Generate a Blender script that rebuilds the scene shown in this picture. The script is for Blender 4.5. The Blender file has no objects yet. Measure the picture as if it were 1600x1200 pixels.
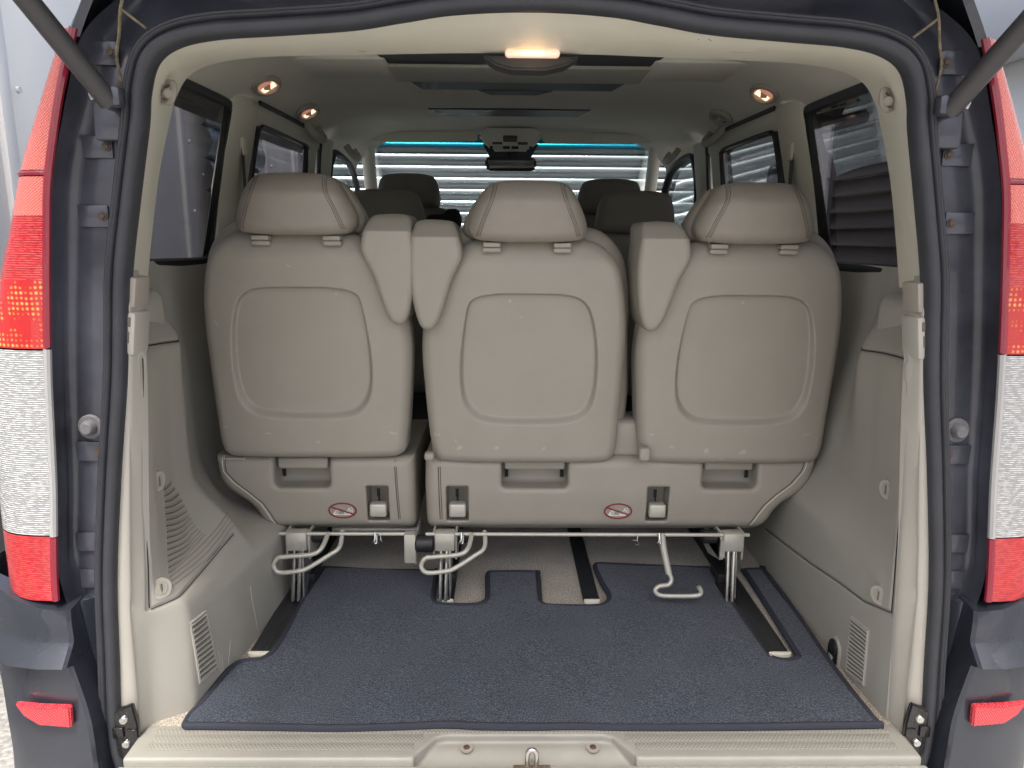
import bpy, bmesh, math, random
import numpy as np
from mathutils import Vector, Matrix, Euler
R = math.radians
random.seed(4); np.random.seed(4)
S = bpy.context.scene
# ------------------------------------------------------------------ camera
FPX = 1120.0; VX, VY = 784.0, 370.0
_p = math.atan((600-VY)/FPX); _y = math.atan((800-VX)/FPX*math.cos(_p)); _r = R(0.45)
CAM = Vector((-0.045, -1.2, 0.92))
_f = Vector((math.sin(_y)*math.cos(_p), math.cos(_y)*math.cos(_p), -math.sin(_p)))
_rt = _f.cross(Vector((0, 0, 1))).normalized(); _up = _rt.cross(_f)
_r2 = _rt*math.cos(_r)+_up*math.sin(_r); _u2 = -_rt*math.sin(_r)+_up*math.cos(_r)
cd = bpy.data.cameras.new('camera'); cam = bpy.data.objects.new('camera', cd); S.collection.objects.link(cam)
M3 = Matrix((_r2, _u2, -_f)).transposed()
cam.matrix_world = Matrix.Translation(CAM) @ M3.to_4x4()
cd.sensor_width = 36; cd.lens = 36*FPX/1600; cd.clip_start = 0.02; cd.clip_end = 400
S.camera = cam
# ------------------------------------------------------------------ sky, sun, exposure
W = bpy.data.worlds.new('World'); S.world = W; W.use_nodes = True
wn = W.node_tree; bg = wn.nodes['Background']
sky = wn.nodes.new('ShaderNodeTexSky'); sky.sky_type = 'NISHITA'; sky.sun_disc = False
SUN_EL, SUN_AZ = 66, 188          # azimuth from +Y clockwise: behind the camera
sky.sun_elevation = R(SUN_EL); sky.sun_rotation = R(SUN_AZ); sky.air_density = 1.0; sky.dust_density = 7.0; sky.ozone_density = 0.6
wn.links.new(sky.outputs[0], bg.inputs[0]); bg.inputs[1].default_value = 0.14
sl = bpy.data.lights.new('sun', 'SUN'); sl.energy = 3.0; sl.angle = R(14); sl.color = (1, .96, .9)
so = bpy.data.objects.new('sun', sl); S.collection.objects.link(so)
_d = Vector((math.sin(R(SUN_AZ))*math.cos(R(SUN_EL)), math.cos(R(SUN_AZ))*math.cos(R(SUN_EL)), math.sin(R(SUN_EL))))
so.rotation_euler = _d.to_track_quat('Z', 'Y').to_euler(); so.location = (0, -8, 9)
S.view_settings.view_transform = 'Standard'; S.view_settings.look = 'None'
S.view_settings.gamma = 1; S.view_settings.use_curve_mapping = False
S.view_settings.exposure = 1.30
S.cycles.max_bounces = 10; S.cycles.diffuse_bounces = 6; S.cycles.transparent_max_bounces = 12

# ------------------------------------------------------------------ materials
MATS = {}
def mat(name, col, rough=.5, metal=0., bump=None, var=None, coat=0., spec=.5, sheen=0., emit=None, alpha=None, trans=0.):
    """bump=(scale,strength,detail); var=(scale,amount[,stretch])"""
    if name in MATS: return MATS[name]
    m = bpy.data.materials.new(name); m.use_nodes = True; nt = m.node_tree; b = nt.nodes['Principled BSDF']
    b.inputs['Base Color'].default_value = (*col, 1); b.inputs['Roughness'].default_value = rough
    b.inputs['Metallic'].default_value = metal; b.inputs['Coat Weight'].default_value = coat
    b.inputs['Specular IOR Level'].default_value = spec; b.inputs['Sheen Weight'].default_value = sheen
    if emit: b.inputs['Emission Color'].default_value = (*emit[0], 1); b.inputs['Emission Strength'].default_value = emit[1]
    if trans: b.inputs['Transmission Weight'].default_value = trans
    tc = nt.nodes.new('ShaderNodeTexCoord')
    if var:
        n = nt.nodes.new('ShaderNodeTexNoise'); n.inputs['Scale'].default_value = var[0]; n.inputs['Detail'].default_value = 5
        n.inputs['Roughness'].default_value = .6
        mp = nt.nodes.new('ShaderNodeMapping')
        if len(var) > 2: mp.inputs['Scale'].default_value = var[2]
        nt.links.new(tc.outputs['Object'], mp.inputs[0]); nt.links.new(mp.outputs[0], n.inputs['Vector'])
        cr = nt.nodes.new('ShaderNodeValToRGB'); a = var[1]
        cr.color_ramp.elements[0].position = .3; cr.color_ramp.elements[1].position = .7
        cr.color_ramp.elements[0].color = (*[c*(1-a) for c in col], 1); cr.color_ramp.elements[1].color = (*[min(1, c*(1+a)) for c in col], 1)
        nt.links.new(n.outputs['Fac'], cr.inputs[0]); nt.links.new(cr.outputs[0], b.inputs['Base Color'])
        # roughness breathes a little too
        mr = nt.nodes.new('ShaderNodeMapRange'); mr.inputs['To Min'].default_value = max(0, rough-.07); mr.inputs['To Max'].default_value = min(1, rough+.07)
        nt.links.new(n.outputs['Fac'], mr.inputs[0]); nt.links.new(mr.outputs[0], b.inputs['Roughness'])
    if bump:
        n2 = nt.nodes.new('ShaderNodeTexNoise'); n2.inputs['Scale'].default_value = bump[0]; n2.inputs['Detail'].default_value = bump[2] if len(bump) > 2 else 2
        nt.links.new(tc.outputs['Object'], n2.inputs['Vector'])
        bp = nt.nodes.new('ShaderNodeBump'); bp.inputs['Strength'].default_value = bump[1]; bp.inputs['Distance'].default_value = .002
        nt.links.new(n2.outputs['Fac'], bp.inputs['Height']); nt.links.new(bp.outputs[0], b.inputs['Normal'])
    MATS[name] = m; return m

seat_m = mat('beige_seat_plastic', (.32, .297, .252), .5, bump=(900, .18), var=(9, .035))
leather_m = mat('beige_leather', (.28, .252, .215), .46, bump=(75, .28, 6), var=(14, .05))
stitch_m = mat('dark_thread', (.06, .05, .045), .8)
trim_m = mat('beige_trim_plastic', (.40, .385, .34), .55, bump=(1100, .2), var=(6, .03))
cream_m = mat('cream_pillar_plastic', (.74, .72, .61), .5, bump=(1100, .15), var=(5, .03))
grip_m = mat('grey_beige_plastic', (.33, .30, .26), .6, bump=(900, .25))
head_m = mat('headliner_cloth', (.82, .81, .72), .9, bump=(1500, .3), var=(5, .04), spec=.2)
dark_m = mat('black_plastic', (.02, .021, .023), .45, bump=(900, .1))
gap_m = mat('shadow_gap_black', (.008, .008, .008), .8)
slotm = mat('dark_vent_slot', (.035, .042, .045), .5)
rubber_m = mat('rubber_seal', (.035, .037, .045), .5, bump=(300, .1), var=(20, .15))
metal_m = mat('beige_painted_steel', (.50, .49, .43), .32, metal=.25, var=(60, .06))
steel_m = mat('bright_steel', (.62, .62, .60), .25, metal=1., bump=(200, .1))
rust_m = mat('rusty_bolt', (.10, .075, .06), .7, metal=.4, var=(200, .5))
rail_m = mat('rail_black_rubber', (.025, .028, .03), .45, bump=(400, .2))
front_m = mat('front_seat_leather', (.24, .235, .215), .6, bump=(500, .2), var=(10, .05))
chrome_m = mat('mirror_glass', (.30, .32, .34), .05, metal=1.)
white_m = mat('white_print', (.75, .75, .72), .6)
red_m = mat('red_print', (.22, .015, .02), .5)
dirt_m = mat('dirty_sealant', (.20, .165, .10), .95, bump=(150, 1.), var=(90, .5))
black_gloss = mat('gloss_black_paint', (.008, .008, .009), .18, coat=.6, bump=(260, .9, 3))

def paint():
    m = mat('dark_blue_black_paint', (.040, .046, .062), .28, metal=.45, coat=.6, var=(3, .12))
    return m
paint_m = paint()
inner_paint = mat('dusty_inner_paint', (.055, .058, .075), .36, metal=.2, coat=.35, var=(7, .45), bump=(30, .16, 4))

def tex_mat(name, build):
    if name in MATS: return MATS[name]
    m = bpy.data.materials.new(name); m.use_nodes = True
    build(m.node_tree, m.node_tree.nodes['Principled BSDF']); MATS[name] = m; return m
def N(nt, t, **kw):
    n = nt.nodes.new(t)
    for k, v in kw.items():
        if k in n.inputs: n.inputs[k].default_value = v
        else: setattr(n, k, v)
    return n
def carpet(name, c1, c2, c3, sc=420):
    def b(nt, p):
        tc = N(nt, 'ShaderNodeTexCoord'); a = N(nt, 'ShaderNodeTexNoise', Scale=sc, Detail=3.0)
        big = N(nt, 'ShaderNodeTexNoise', Scale=9.0, Detail=4.0)
        nt.links.new(tc.outputs['Object'], a.inputs['Vector']); nt.links.new(tc.outputs['Object'], big.inputs['Vector'])
        cr = N(nt, 'ShaderNodeValToRGB'); e = cr.color_ramp.elements
        e[0].position = .36; e[0].color = (*c1, 1); e[1].position = .66; e[1].color = (*c3, 1); x = e.new(.5); x.color = (*c2, 1)
        nt.links.new(a.outputs['Fac'], cr.inputs[0])
        mx = N(nt, 'ShaderNodeMix', data_type='RGBA', blend_type='MULTIPLY'); mx.inputs[0].default_value = 1
        mr = N(nt, 'ShaderNodeMapRange'); mr.inputs['From Min'].default_value = .3; mr.inputs['From Max'].default_value = .7; mr.inputs['To Min'].default_value = .86; mr.inputs['To Max'].default_value = 1.12
        nt.links.new(big.outputs['Fac'], mr.inputs[0]); nt.links.new(cr.outputs[0], mx.inputs[6]); nt.links.new(mr.outputs[0], mx.inputs[7])
        nt.links.new(mx.outputs[2], p.inputs['Base Color'])
        bp = N(nt, 'ShaderNodeBump', Strength=.9, Distance=.003); nt.links.new(a.outputs['Fac'], bp.inputs['Height']); nt.links.new(bp.outputs[0], p.inputs['Normal'])
        p.inputs['Roughness'].default_value = .95; p.inputs['Specular IOR Level'].default_value = .15; p.inputs['Sheen Weight'].default_value = .25
    return tex_mat(name, b)
mat_m = carpet('navy_carpet_pile', (.009, .013, .023), (.031, .043, .066), (.080, .106, .150), 340)
piping_m = mat('navy_piping_thread', (.028, .032, .048), .8, bump=(500, .6))
floor_m = carpet('beige_floor_carpet', (.19, .17, .14), (.38, .35, .29), (.58, .54, .46), 300)

def glass(name, tint, amt):
    m = bpy.data.materials.new(name); m.use_nodes = True; nt = m.node_tree
    for n in list(nt.nodes):
        if n.type != 'OUTPUT_MATERIAL': nt.nodes.remove(n)
    o = nt.nodes['Material Output']; t = N(nt, 'ShaderNodeBsdfTransparent'); t.inputs[0].default_value = (*tint, 1)
    g = N(nt, 'ShaderNodeBsdfGlossy', Roughness=.02); g.inputs[0].default_value = (1, 1, 1, 1)
    fr = N(nt, 'ShaderNodeFresnel', IOR=1.5); mx = N(nt, 'ShaderNodeMixShader')
    mu = N(nt, 'ShaderNodeMath', operation='MULTIPLY'); mu.inputs[1].default_value = amt
    nt.links.new(fr.outputs[0], mu.inputs[0]); nt.links.new(mu.outputs[0], mx.inputs[0])
    nt.links.new(t.outputs[0], mx.inputs[1]); nt.links.new(g.outputs[0], mx.inputs[2]); nt.links.new(mx.outputs[0], o.inputs[0])
    MATS[name] = m; return m
privacy = glass('privacy_glass', (.24, .235, .25), .4)
clear_g = glass('windscreen_glass', (.78, .88, .89), .6)
band_g = glass('blue_band_glass', (.02, .24, .34), .4)

# ------------------------------------------------------------------ geometry helpers (all return V,F)
def join(items):
    V = []; F = []; n = 0
    for v, f in items:
        v = np.asarray(v, float).reshape(-1, 3); V.append(v); F += [tuple(i+n for i in q) for q in f]; n += len(v)
    return np.vstack(V), F
def from_bm(bm):
    bm.verts.ensure_lookup_table(); bm.verts.index_update()
    V = np.array([v.co[:] for v in bm.verts]); F = [tuple(v.index for v in f.verts) for f in bm.faces]; bm.free(); return V, F
def xf(vf, rot=(0, 0, 0), loc=(0, 0, 0), piv=(0, 0, 0)):
    v, f = vf; m = np.array(Euler(rot).to_matrix()); return (np.asarray(v)-piv) @ m.T + np.array(piv)+np.array(loc), f
def mirx(vf):
    v, f = vf; v = np.array(v, float); v[:, 0] *= -1; return v, [tuple(reversed(q)) for q in f]
def rbox(c, s, r=.003, seg=2, rot=(0, 0, 0)):
    bm = bmesh.new(); bmesh.ops.create_cube(bm, size=1)
    for v in bm.verts: v.co = Vector((v.co.x*s[0], v.co.y*s[1], v.co.z*s[2]))
    r = min(r, .49*min(s))
    if r > 0: bmesh.ops.bevel(bm, geom=list(bm.edges), offset=r, segments=seg, profile=.5, affect='EDGES')
    v, f = from_bm(bm); return xf((v, f), rot, c)
def cyl(p0, p1, r0, r1=None, n=20, bev=0.):
    r1 = r0 if r1 is None else r1
    p0 = np.array(p0, float); p1 = np.array(p1, float); d = p1-p0; L = np.linalg.norm(d); d /= L
    a = np.cross(d, [0, 0, 1]) if abs(d[2]) < .9 else np.cross(d, [1, 0, 0]); a /= np.linalg.norm(a); b = np.cross(d, a)
    prof = [(0, r0-bev), (bev, r0), (L-bev, r1), (L, r1-bev)] if bev > 0 else [(0, r0), (L, r1)]
    V = []; th = np.linspace(0, 2*np.pi, n, endpoint=False)
    for t, r in prof:
        for q in th: V.append(p0+d*t+(a*math.cos(q)+b*math.sin(q))*r)
    F = []
    for k in range(len(prof)-1):
        for i in range(n): j = (i+1) % n; F.append((k*n+i, k*n+j, (k+1)*n+j, (k+1)*n+i))
    F.append(tuple(reversed(range(n)))); F.append(tuple((len(prof)-1)*n+i for i in range(n)))
    return np.array(V), F
def cr_curve(P, per=6, closed=False):
    P = np.array(P, float); n = len(P); out = []
    rng = range(n) if closed else range(n-1)
    for i in rng:
        p0 = P[(i-1) % n] if (closed or i > 0) else P[0]; p1 = P[i]; p2 = P[(i+1) % n]; p3 = P[(i+2) % n] if (closed or i < n-2) else P[-1]
        for t in np.linspace(0, 1, per, endpoint=False):
            out.append(.5*((2*p1)+(-p0+p2)*t+(2*p0-5*p1+4*p2-p3)*t*t+(-p0+3*p1-3*p2+p3)*t**3))
    if not closed: out.append(P[-1])
    return np.array(out)
def tube(P, r, n=10, closed=False, per=6, smooth=True, flat=1.0):
    P = cr_curve(P, per, closed) if smooth else np.array(P, float); m = len(P)
    T = np.array([P[(i+1) % m]-P[i-1] if closed else P[min(i+1, m-1)]-P[max(i-1, 0)] for i in range(m)]); T /= np.linalg.norm(T, axis=1)[:, None]+1e-12
    nrm = np.cross(T[0], [.3, .2, .93]); nrm /= np.linalg.norm(nrm); V = []
    for i in range(m):
        nrm = nrm-T[i]*np.dot(nrm, T[i]); nrm /= np.linalg.norm(nrm); b = np.cross(T[i], nrm)
        rr = r[i] if hasattr(r, '__len__') else r
        for k in range(n):
            q = 2*np.pi*k/n; V.append(P[i]+(nrm*math.cos(q)+b*math.sin(q)*flat)*rr)
    F = []
    for i in range(m if closed else m-1):
        j = (i+1) % m
        for k in range(n): l = (k+1) % n; F.append((i*n+k, i*n+l, j*n+l, j*n+k))
    if not closed: F.append(tuple(reversed(range(n)))); F.append(tuple((m-1)*n+k for k in range(n)))
    return np.array(V), F
def grid(Pg, wrap=False):
    """Pg array (m,n,3)"""
    m, n = Pg.shape[:2]; F = []
    for i in range(m-1):
        for j in range(n if wrap else n-1):
            k = (j+1) % n; F.append((i*n+j, i*n+k, (i+1)*n+k, (i+1)*n+j))
    return Pg.reshape(-1, 3), F
def prism(poly, h, plane='xy', base=0., bev=0., seg=2):
    bm = bmesh.new()
    def cv(a, b, c): return {'xy': (a, b, c), 'xz': (a, c, b), 'yz': (c, a, b)}[plane]
    vs = [bm.verts.new(cv(p[0], p[1], base)) for p in poly]; f = bm.faces.new(vs)
    r = bmesh.ops.extrude_face_region(bm, geom=[f]); top = [e for e in r['geom'] if isinstance(e, bmesh.types.BMVert)]
    d = Vector(cv(0, 0, h)); bmesh.ops.translate(bm, verts=top, vec=d)
    bmesh.ops.recalc_face_normals(bm, faces=bm.faces)
    if bev > 0:
        es = [e for e in bm.edges if len(e.link_faces) == 2 and e.calc_face_angle(0) > .6]
        bmesh.ops.bevel(bm, geom=es, offset=bev, segments=seg, affect='EDGES', clamp_overlap=True)
    return from_bm(bm)
# --- signed distance modelling
def sd_poly(poly, x, z):
    P = np.array(poly, float); shp = np.broadcast(x, z).shape; d = np.full(shp, 1e9); s = np.ones(shp); n = len(P)
    for i in range(n):
        a = P[i]; b = P[i-1]; ex, ez = b-a; wx = x-a[0]; wz = z-a[1]
        t = np.clip((wx*ex+wz*ez)/(ex*ex+ez*ez+1e-15), 0, 1); d = np.minimum(d, (wx-ex*t)**2+(wz-ez*t)**2)
        c1 = z >= a[1]; c2 = z < b[1]; c3 = ex*wz > ez*wx
        al = c1 & c2 & c3; nn = (~c1) & (~c2) & (~c3); s = np.where(al | nn, -s, s)
    return s*np.sqrt(d)
def extr(d2, y, h, r):
    a = d2+r; b = np.abs(y)-h+r
    return np.minimum(np.maximum(a, b), 0)+np.sqrt(np.maximum(a, 0)**2+np.maximum(b, 0)**2)-r
def sd_box(x, y, z, c, h, r=0):
    qx = np.abs(x-c[0])-h[0]+r; qy = np.abs(y-c[1])-h[1]+r; qz = np.abs(z-c[2])-h[2]+r
    return np.sqrt(np.maximum(qx, 0)**2+np.maximum(qy, 0)**2+np.maximum(qz, 0)**2)+np.minimum(np.maximum(qx, np.maximum(qy, qz)), 0)-r
def smax(a, b, k): h = np.clip(.5-.5*(b-a)/k, 0, 1); return b*(1-h)+a*h+k*h*(1-h)
def smin(a, b, k): return -smax(-a, -b, k)
def sst(a, b, x): t = np.clip((x-a)/(b-a), 0, 1); return t*t*(3-2*t)
def sdf_mesh(fn, lo, hi, res):
    ax = [np.arange(lo[i], hi[i]+res, res) for i in range(3)]
    X, Y, Z = ax[0][:, None, None], ax[1][None, :, None], ax[2][None, None, :]
    D = np.broadcast_to(fn(X, Y, Z), (len(ax[0]), len(ax[1]), len(ax[2]))); s = D < 0
    nx, ny, nz = D.shape; cs = (nx-1, ny-1, nz-1); cnt = np.zeros(cs); acc = np.zeros(cs+(3,))
    for axis in range(3):
        o1, o2 = [a for a in range(3) if a != axis]
        for u in (0, 1):
            for v in (0, 1):
                st = [0, 0, 0]; st[o1] = u; st[o2] = v; en = list(st); en[axis] = 1
                sl = lambda q: tuple(slice(q[i], q[i]+cs[i]) for i in range(3))
                A, B = D[sl(st)], D[sl(en)]; mk = (A < 0) != (B < 0)
                with np.errstate(divide='ignore', invalid='ignore'): t = np.where(mk, A/(A-B), 0)
                cnt += mk
                for k in range(3): acc[..., k] += mk*(st[k] + (t if k == axis else 0))
    act = cnt > 0; idx = -np.ones(cs, int); idx[act] = np.arange(act.sum()); ii = np.argwhere(act)
    V = (ii + acc[act]/cnt[act][:, None])*res + np.array([a[0] for a in ax])
    F = []
    for axis in range(3):
        o1, o2 = [a for a in range(3) if a != axis]
        A = [slice(None)]*3; B = [slice(None)]*3; A[axis] = slice(0, -1); B[axis] = slice(1, None)
        ch = s[tuple(A)] != s[tuple(B)]; e = np.argwhere(ch)
        e = e[(e[:, o1] > 0) & (e[:, o2] > 0) & (e[:, o1] < cs[o1]) & (e[:, o2] < cs[o2])]
        ins = s[tuple(e.T)]
        def g(du, dv):
            q = e.copy(); q[:, o1] -= du; q[:, o2] -= dv; return idx[tuple(q.T)]
        q = np.stack([g(1, 1), g(0, 1), g(0, 0), g(1, 0)], 1)
        flip = ins if axis != 1 else ~ins
        q[~flip] = q[~flip][:, ::-1]; F.append(q)
    F = np.vstack(F); F = F[(F >= 0).all(1)]
    h = res*.3
    for _ in range(3):
        x, y, z = V.T; d = fn(x, y, z)
        gx = (fn(x+h, y, z)-fn(x-h, y, z)); gy = (fn(x, y+h, z)-fn(x, y-h, z)); gz = (fn(x, y, z+h)-fn(x, y, z-h))
        G = np.stack([gx, gy, gz], 1)/(2*h); g2 = (G**2).sum(1)+.15
        V = V-G*np.clip(d/g2, -res*.6, res*.6)[:, None]
    return V, [tuple(r) for r in F.tolist()]
def front_y(fn, x, z, y0=-.3, y1=.4, n=240):
    """first surface hit along +y"""
    ys = np.linspace(y0, y1, n); d = fn(np.full(n, x), ys, np.full(n, z)); k = np.argmax(d < 0)
    return ys[k-1]+(ys[k]-ys[k-1])*d[k-1]/(d[k-1]-d[k]) if k > 0 else y1

# ------------------------------------------------------------------ object helpers
WORLD = {}
def empty(name, loc, label=None, cat=None, group=None):
    o = bpy.data.objects.new(name, None); S.collection.objects.link(o); o.location = loc; o.empty_display_size = .1
    WORLD[o] = np.array(loc, float)
    if label: o['label'] = label
    if cat: o['category'] = cat
    if group: o['group'] = group
    return o
def mk(name, vf, m, parent=None, label=None, cat=None, kind=None, group=None, smooth=True, ang=40, rec=True):
    V, F = vf; V = np.asarray(V, float); c = (V.min(0)+V.max(0))/2
    me = bpy.data.meshes.new(name); me.from_pydata((V-c).tolist(), [], F); me.update()
    if rec:
        bm = bmesh.new(); bm.from_mesh(me); bmesh.ops.recalc_face_normals(bm, faces=bm.faces); bm.to_mesh(me); bm.free()
    if smooth:
        for p in me.polygons: p.use_smooth = True
        if ang: me.set_sharp_from_angle(angle=R(ang))
    me.materials.append(m); o = bpy.data.objects.new(name, me); S.collection.objects.link(o); WORLD[o] = c
    if parent is not None: o.parent = parent; o.location = c-WORLD[parent]
    else: o.location = c
    for k, v in (('label', label), ('category', cat), ('kind', kind), ('group', group)):
        if v: o[k] = v
    return o
def copy_tree(o, parent=None):
    c = o.copy(); S.collection.objects.link(c)
    if parent is not None: c.parent = parent
    for ch in [x for x in S.collection.objects if x.parent == o]: copy_tree(ch, c)
    return c

# ------------------------------------------------------------------ THE YARD (setting)
GZ = -.56
def concrete_b(nt, p):
    tc = N(nt, 'ShaderNodeTexCoord'); a = N(nt, 'ShaderNodeTexNoise', Scale=60.0, Detail=8.0); b2 = N(nt, 'ShaderNodeTexNoise', Scale=1.3, Detail=5.0)
    nt.links.new(tc.outputs['Object'], a.inputs['Vector']); nt.links.new(tc.outputs['Object'], b2.inputs['Vector'])
    ad = N(nt, 'ShaderNodeMath', operation='ADD'); nt.links.new(a.outputs['Fac'], ad.inputs[0]); nt.links.new(b2.outputs['Fac'], ad.inputs[1])
    cr = N(nt, 'ShaderNodeValToRGB'); e = cr.color_ramp.elements; e[0].position = .75; e[0].color = (.13, .13, .125, 1); e[1].position = 1.25; e[1].color = (.36, .355, .34, 1)
    ml = N(nt, 'ShaderNodeMath', operation='MULTIPLY'); ml.inputs[1].default_value = .5
    e[0].position = .38; e[1].position = .62
    nt.links.new(ad.outputs[0], ml.inputs[0]); nt.links.new(ml.outputs[0], cr.inputs[0]); nt.links.new(cr.outputs[0], p.inputs['Base Color'])
    bp = N(nt, 'ShaderNodeBump', Strength=.6, Distance=.01); nt.links.new(a.outputs['Fac'], bp.inputs['Height']); nt.links.new(bp.outputs[0], p.inputs['Normal'])
    p.inputs['Roughness'].default_value = .9
mk('ground', grid(np.array([[(x, y, GZ) for x in np.linspace(-60, 60, 9)] for y in np.linspace(-60, 60, 9)])), tex_mat('yard_concrete', concrete_b), kind='structure')
galv = mat('galvanised_slats', (.27, .30, .315), .26, metal=.9, var=(2.2, .12, (.5, 1, 8)), bump=(40, .04))
wallg = mat('light_grey_cladding', (.60, .60, .59), .5, var=(1.2, .06, (1, 1, .3)), metal=.1)
wallw = mat('white_cladding', (.74, .74, .73), .5, var=(1.2, .05))
louv = mat('brown_black_louvre', (.10, .085, .085), .6, var=(3, .15))
# front roller shutter
def slatted(x0, x1, z0, z1, pitch, depth, n=8):
    zs = []; ys = []
    k = int((z1-z0)/pitch)
    for i in range(k):
        for t in np.linspace(0, 1, n, endpoint=False):
            zs.append(z0+(i+t)*pitch); ys.append(-depth*math.sin(math.pi*t)**.7)
        zs.append(z0+(i+.985)*pitch); ys.append(.012)
    return np.array(zs), np.array(ys)
zs, ys = slatted(0, 0, GZ, 2.3, .108, .03)
sh = empty('roller_shutter', (0, 6.0, GZ), 'wide galvanised roller shutter of curved slats seen through the windscreen', 'roller shutter')
mk('slat_curtain', grid(np.array([[(x, 6.0+y, z) for x in (-1.98, 1.98)] for z, y in zip(zs, ys)])), galv, sh, ang=50, rec=False)
mk('bottom_rail', rbox((0, 5.97, GZ+.05), (3.96, .06, .1), .01), mat('shutter_rail', (.3, .3, .3), .4, .8), sh)
# left wall
wl = empty('clad_wall', (-2.0, 2.4, GZ), 'light grey metal clad wall with vertical seams and rivets on the left', 'wall')
mk('cladding', join([rbox((-2.04, y, .95), (.05, .79, 3.02), .006) for y in np.arange(-1.0, 8.0, .8)]), wallg, wl)
mk('cover_strip', join([rbox((-2.005, y-.4, .95), (.03, .07, 3.02), .006) for y in np.arange(-1.0, 8.0, .8)]), wallg, wl)
mk('rivet', join([cyl((-1.99, y+.07, z), (-1.978, y+.07, z), .014, n=10) for y in np.arange(-1.4, 7.5, .8) for z in np.arange(-.2, 2.4, .42)] +
                 [cyl((-2.012, y+.3, z), (-2.0, y+.3, z), .010, n=10) for y in np.arange(-1.4, 7.5, .8) for z in np.arange(.1, 2.4, .6)]), wallg, wl)
# a strip of shutter on each side wall
for sx, y0, y1, nm in ((-1, 3.55, 4.6, 'left'), (1, 3.95, 5.6, 'right')):
    mk('side_shutter', grid(np.array([[(sx*(1.93+yy*1.), y, z) for y in (y0, y1)] for z, yy in zip(*slatted(0, 0, .4, 2.4, .20, .05))])), galv,
       label='corrugated silver shutter strip on the %s wall seen through the tinted door window' % nm, cat='shutter', ang=50, rec=False)
wr = empty('panel_wall', (2.0, 2.4, GZ), 'white and grey panelled wall on the right of the van', 'wall')
mk('cladding', join([rbox((2.04, y, .95), (.05, .59, 3.02), .006) for y in np.arange(-1.0, 8.0, .6)]), wallw, wr)
mk('rivet', join([cyl((2.016, y+.07, z), (2.002, y+.07, z), .014, n=10) for y in np.arange(-1.4, 7.5, .6) for z in np.arange(-.2, 2.4, .30)]), wallg, wr)
mk('wall_cabinet', rbox((1.9, 1.75, 1.83), (.2, .9, .42), .01), mat('grey_cabinet_paint', (.36, .38, .41), .5), label='grey steel box fixed on the white wall beside the right gas strut', cat='cabinet')
lv = empty('louvre_door', (1.98, 2.75, .0), 'dark brown louvred door seen through the right rear quarter window', 'door')
mk('door_frame', join([rbox((1.98, 2.2, .95), (.06, .05, 2.9), .006), rbox((1.98, 3.3, .95), (.06, .05, 2.9), .006)]), louv, lv)
mk('louvre_slats', join([rbox((1.975, 2.75, z), (.012, 1.05, .10), .003, rot=(0, R(25), 0)) for z in np.arange(-.4, 2.4, .095)]), louv, lv)
mk('wall_sign', rbox((-1.975, 1.70, 1.97), (.02, .16, .34), .004), mat('cyan_sign_plastic', (.05, .50, .72), .4), label='plain bright blue panel on the grey wall above the left tail lamp', cat='sign')
hz = empty('hazard_post', (-1.6, .93, GZ), 'dark post with a yellow band at the far left edge', 'post')
mk('post', cyl((-1.6, .93, GZ), (-1.6, .93, .98), .05, n=24, bev=.004), dark_m, hz)
mk('reflective_band', cyl((-1.6, .93, .68), (-1.6, .93, .86), .052, n=24), mat('yellow_band', (.6, .42, .03), .5), hz)

# ------------------------------------------------------------------ THE VAN
van = empty('van', (0, 1.4, GZ), 'dark blue-black passenger van seen from behind with its tailgate open, interior trimmed in beige', 'van')
HALF = [(0, 1.262), (.12, 1.257), (.20, 1.2455), (.28, 1.233), (.40, 1.224), (.49, 1.2175), (.550, 1.205), (.585, 1.181), (.602, 1.135), (.609, 1.09), (.632, .985), (.658, .86), (.670, .76), (.681, .67), (.708, .5),
        (.733, .318), (.746, .15), (.755, .02), (.752, -.05), (.735, -.095), (.70, -.11), (.35, -.112)]
OUT = [(0, 1.42), (.12, 1.42), (.20, 1.418), (.28, 1.415), (.42, 1.405), (.54, 1.385), (.61, 1.35), (.66, 1.29), (.700, 1.21), (.728, 1.13), (.765, 1.0), (.786, .85), (.797, .76), (.806, .67), (.819, .5),
       (.835, .318), (.800, .15), (.782, .02), (.776, -.06), (.768, -.14), (.72, -.20), (.35, -.20)]
loopR = [(a, z) for a, z in HALF]; loop = np.array([(a, z) for a, z in HALF]+[(0, -.112)]+[(-a, z) for a, z in reversed(HALF[1:])])
outl = np.array([(a, z) for a, z in OUT]+[(0, -.20)]+[(-a, z) for a, z in reversed(OUT[1:])])
LP = cr_curve(loop, 8, True); OP = cr_curve(outl, 8, True)
def offs(P):
    n = len(P); T = np.array([P[(i+1) % n]-P[i-1] for i in range(n)]); T /= np.linalg.norm(T, axis=1)[:, None]
    return np.stack([-T[:, 1], T[:, 0]], 1)       # outward for this winding
NO = offs(LP)
if (NO[0][1] < 0): NO = -NO
def sweep(profile):
    return grid(np.array([[(LP[i, 0]+NO[i, 0]*u, v, LP[i, 1]+NO[i, 1]*u) for i in range(len(LP))] for u, v in profile]), wrap=True)
# weatherstrip: inner bulb + ridged outer lip
mk('weatherstrip', sweep([(.000, .012), (-.002, .0), (.000, -.012), (.005, -.019), (.011, -.0215), (.017, -.019), (.0205, -.011), (.0225, -.009), (.0245, -.0135), (.028, -.0155), (.0300, -.0135), (.0312, -.0125), (.0335, -.0135), (.036, -.011), (.0375, -.004), (.0375, .012)]),
   rubber_m, van, 'black rubber weatherstrip around the tailgate opening', ang=60)
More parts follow.
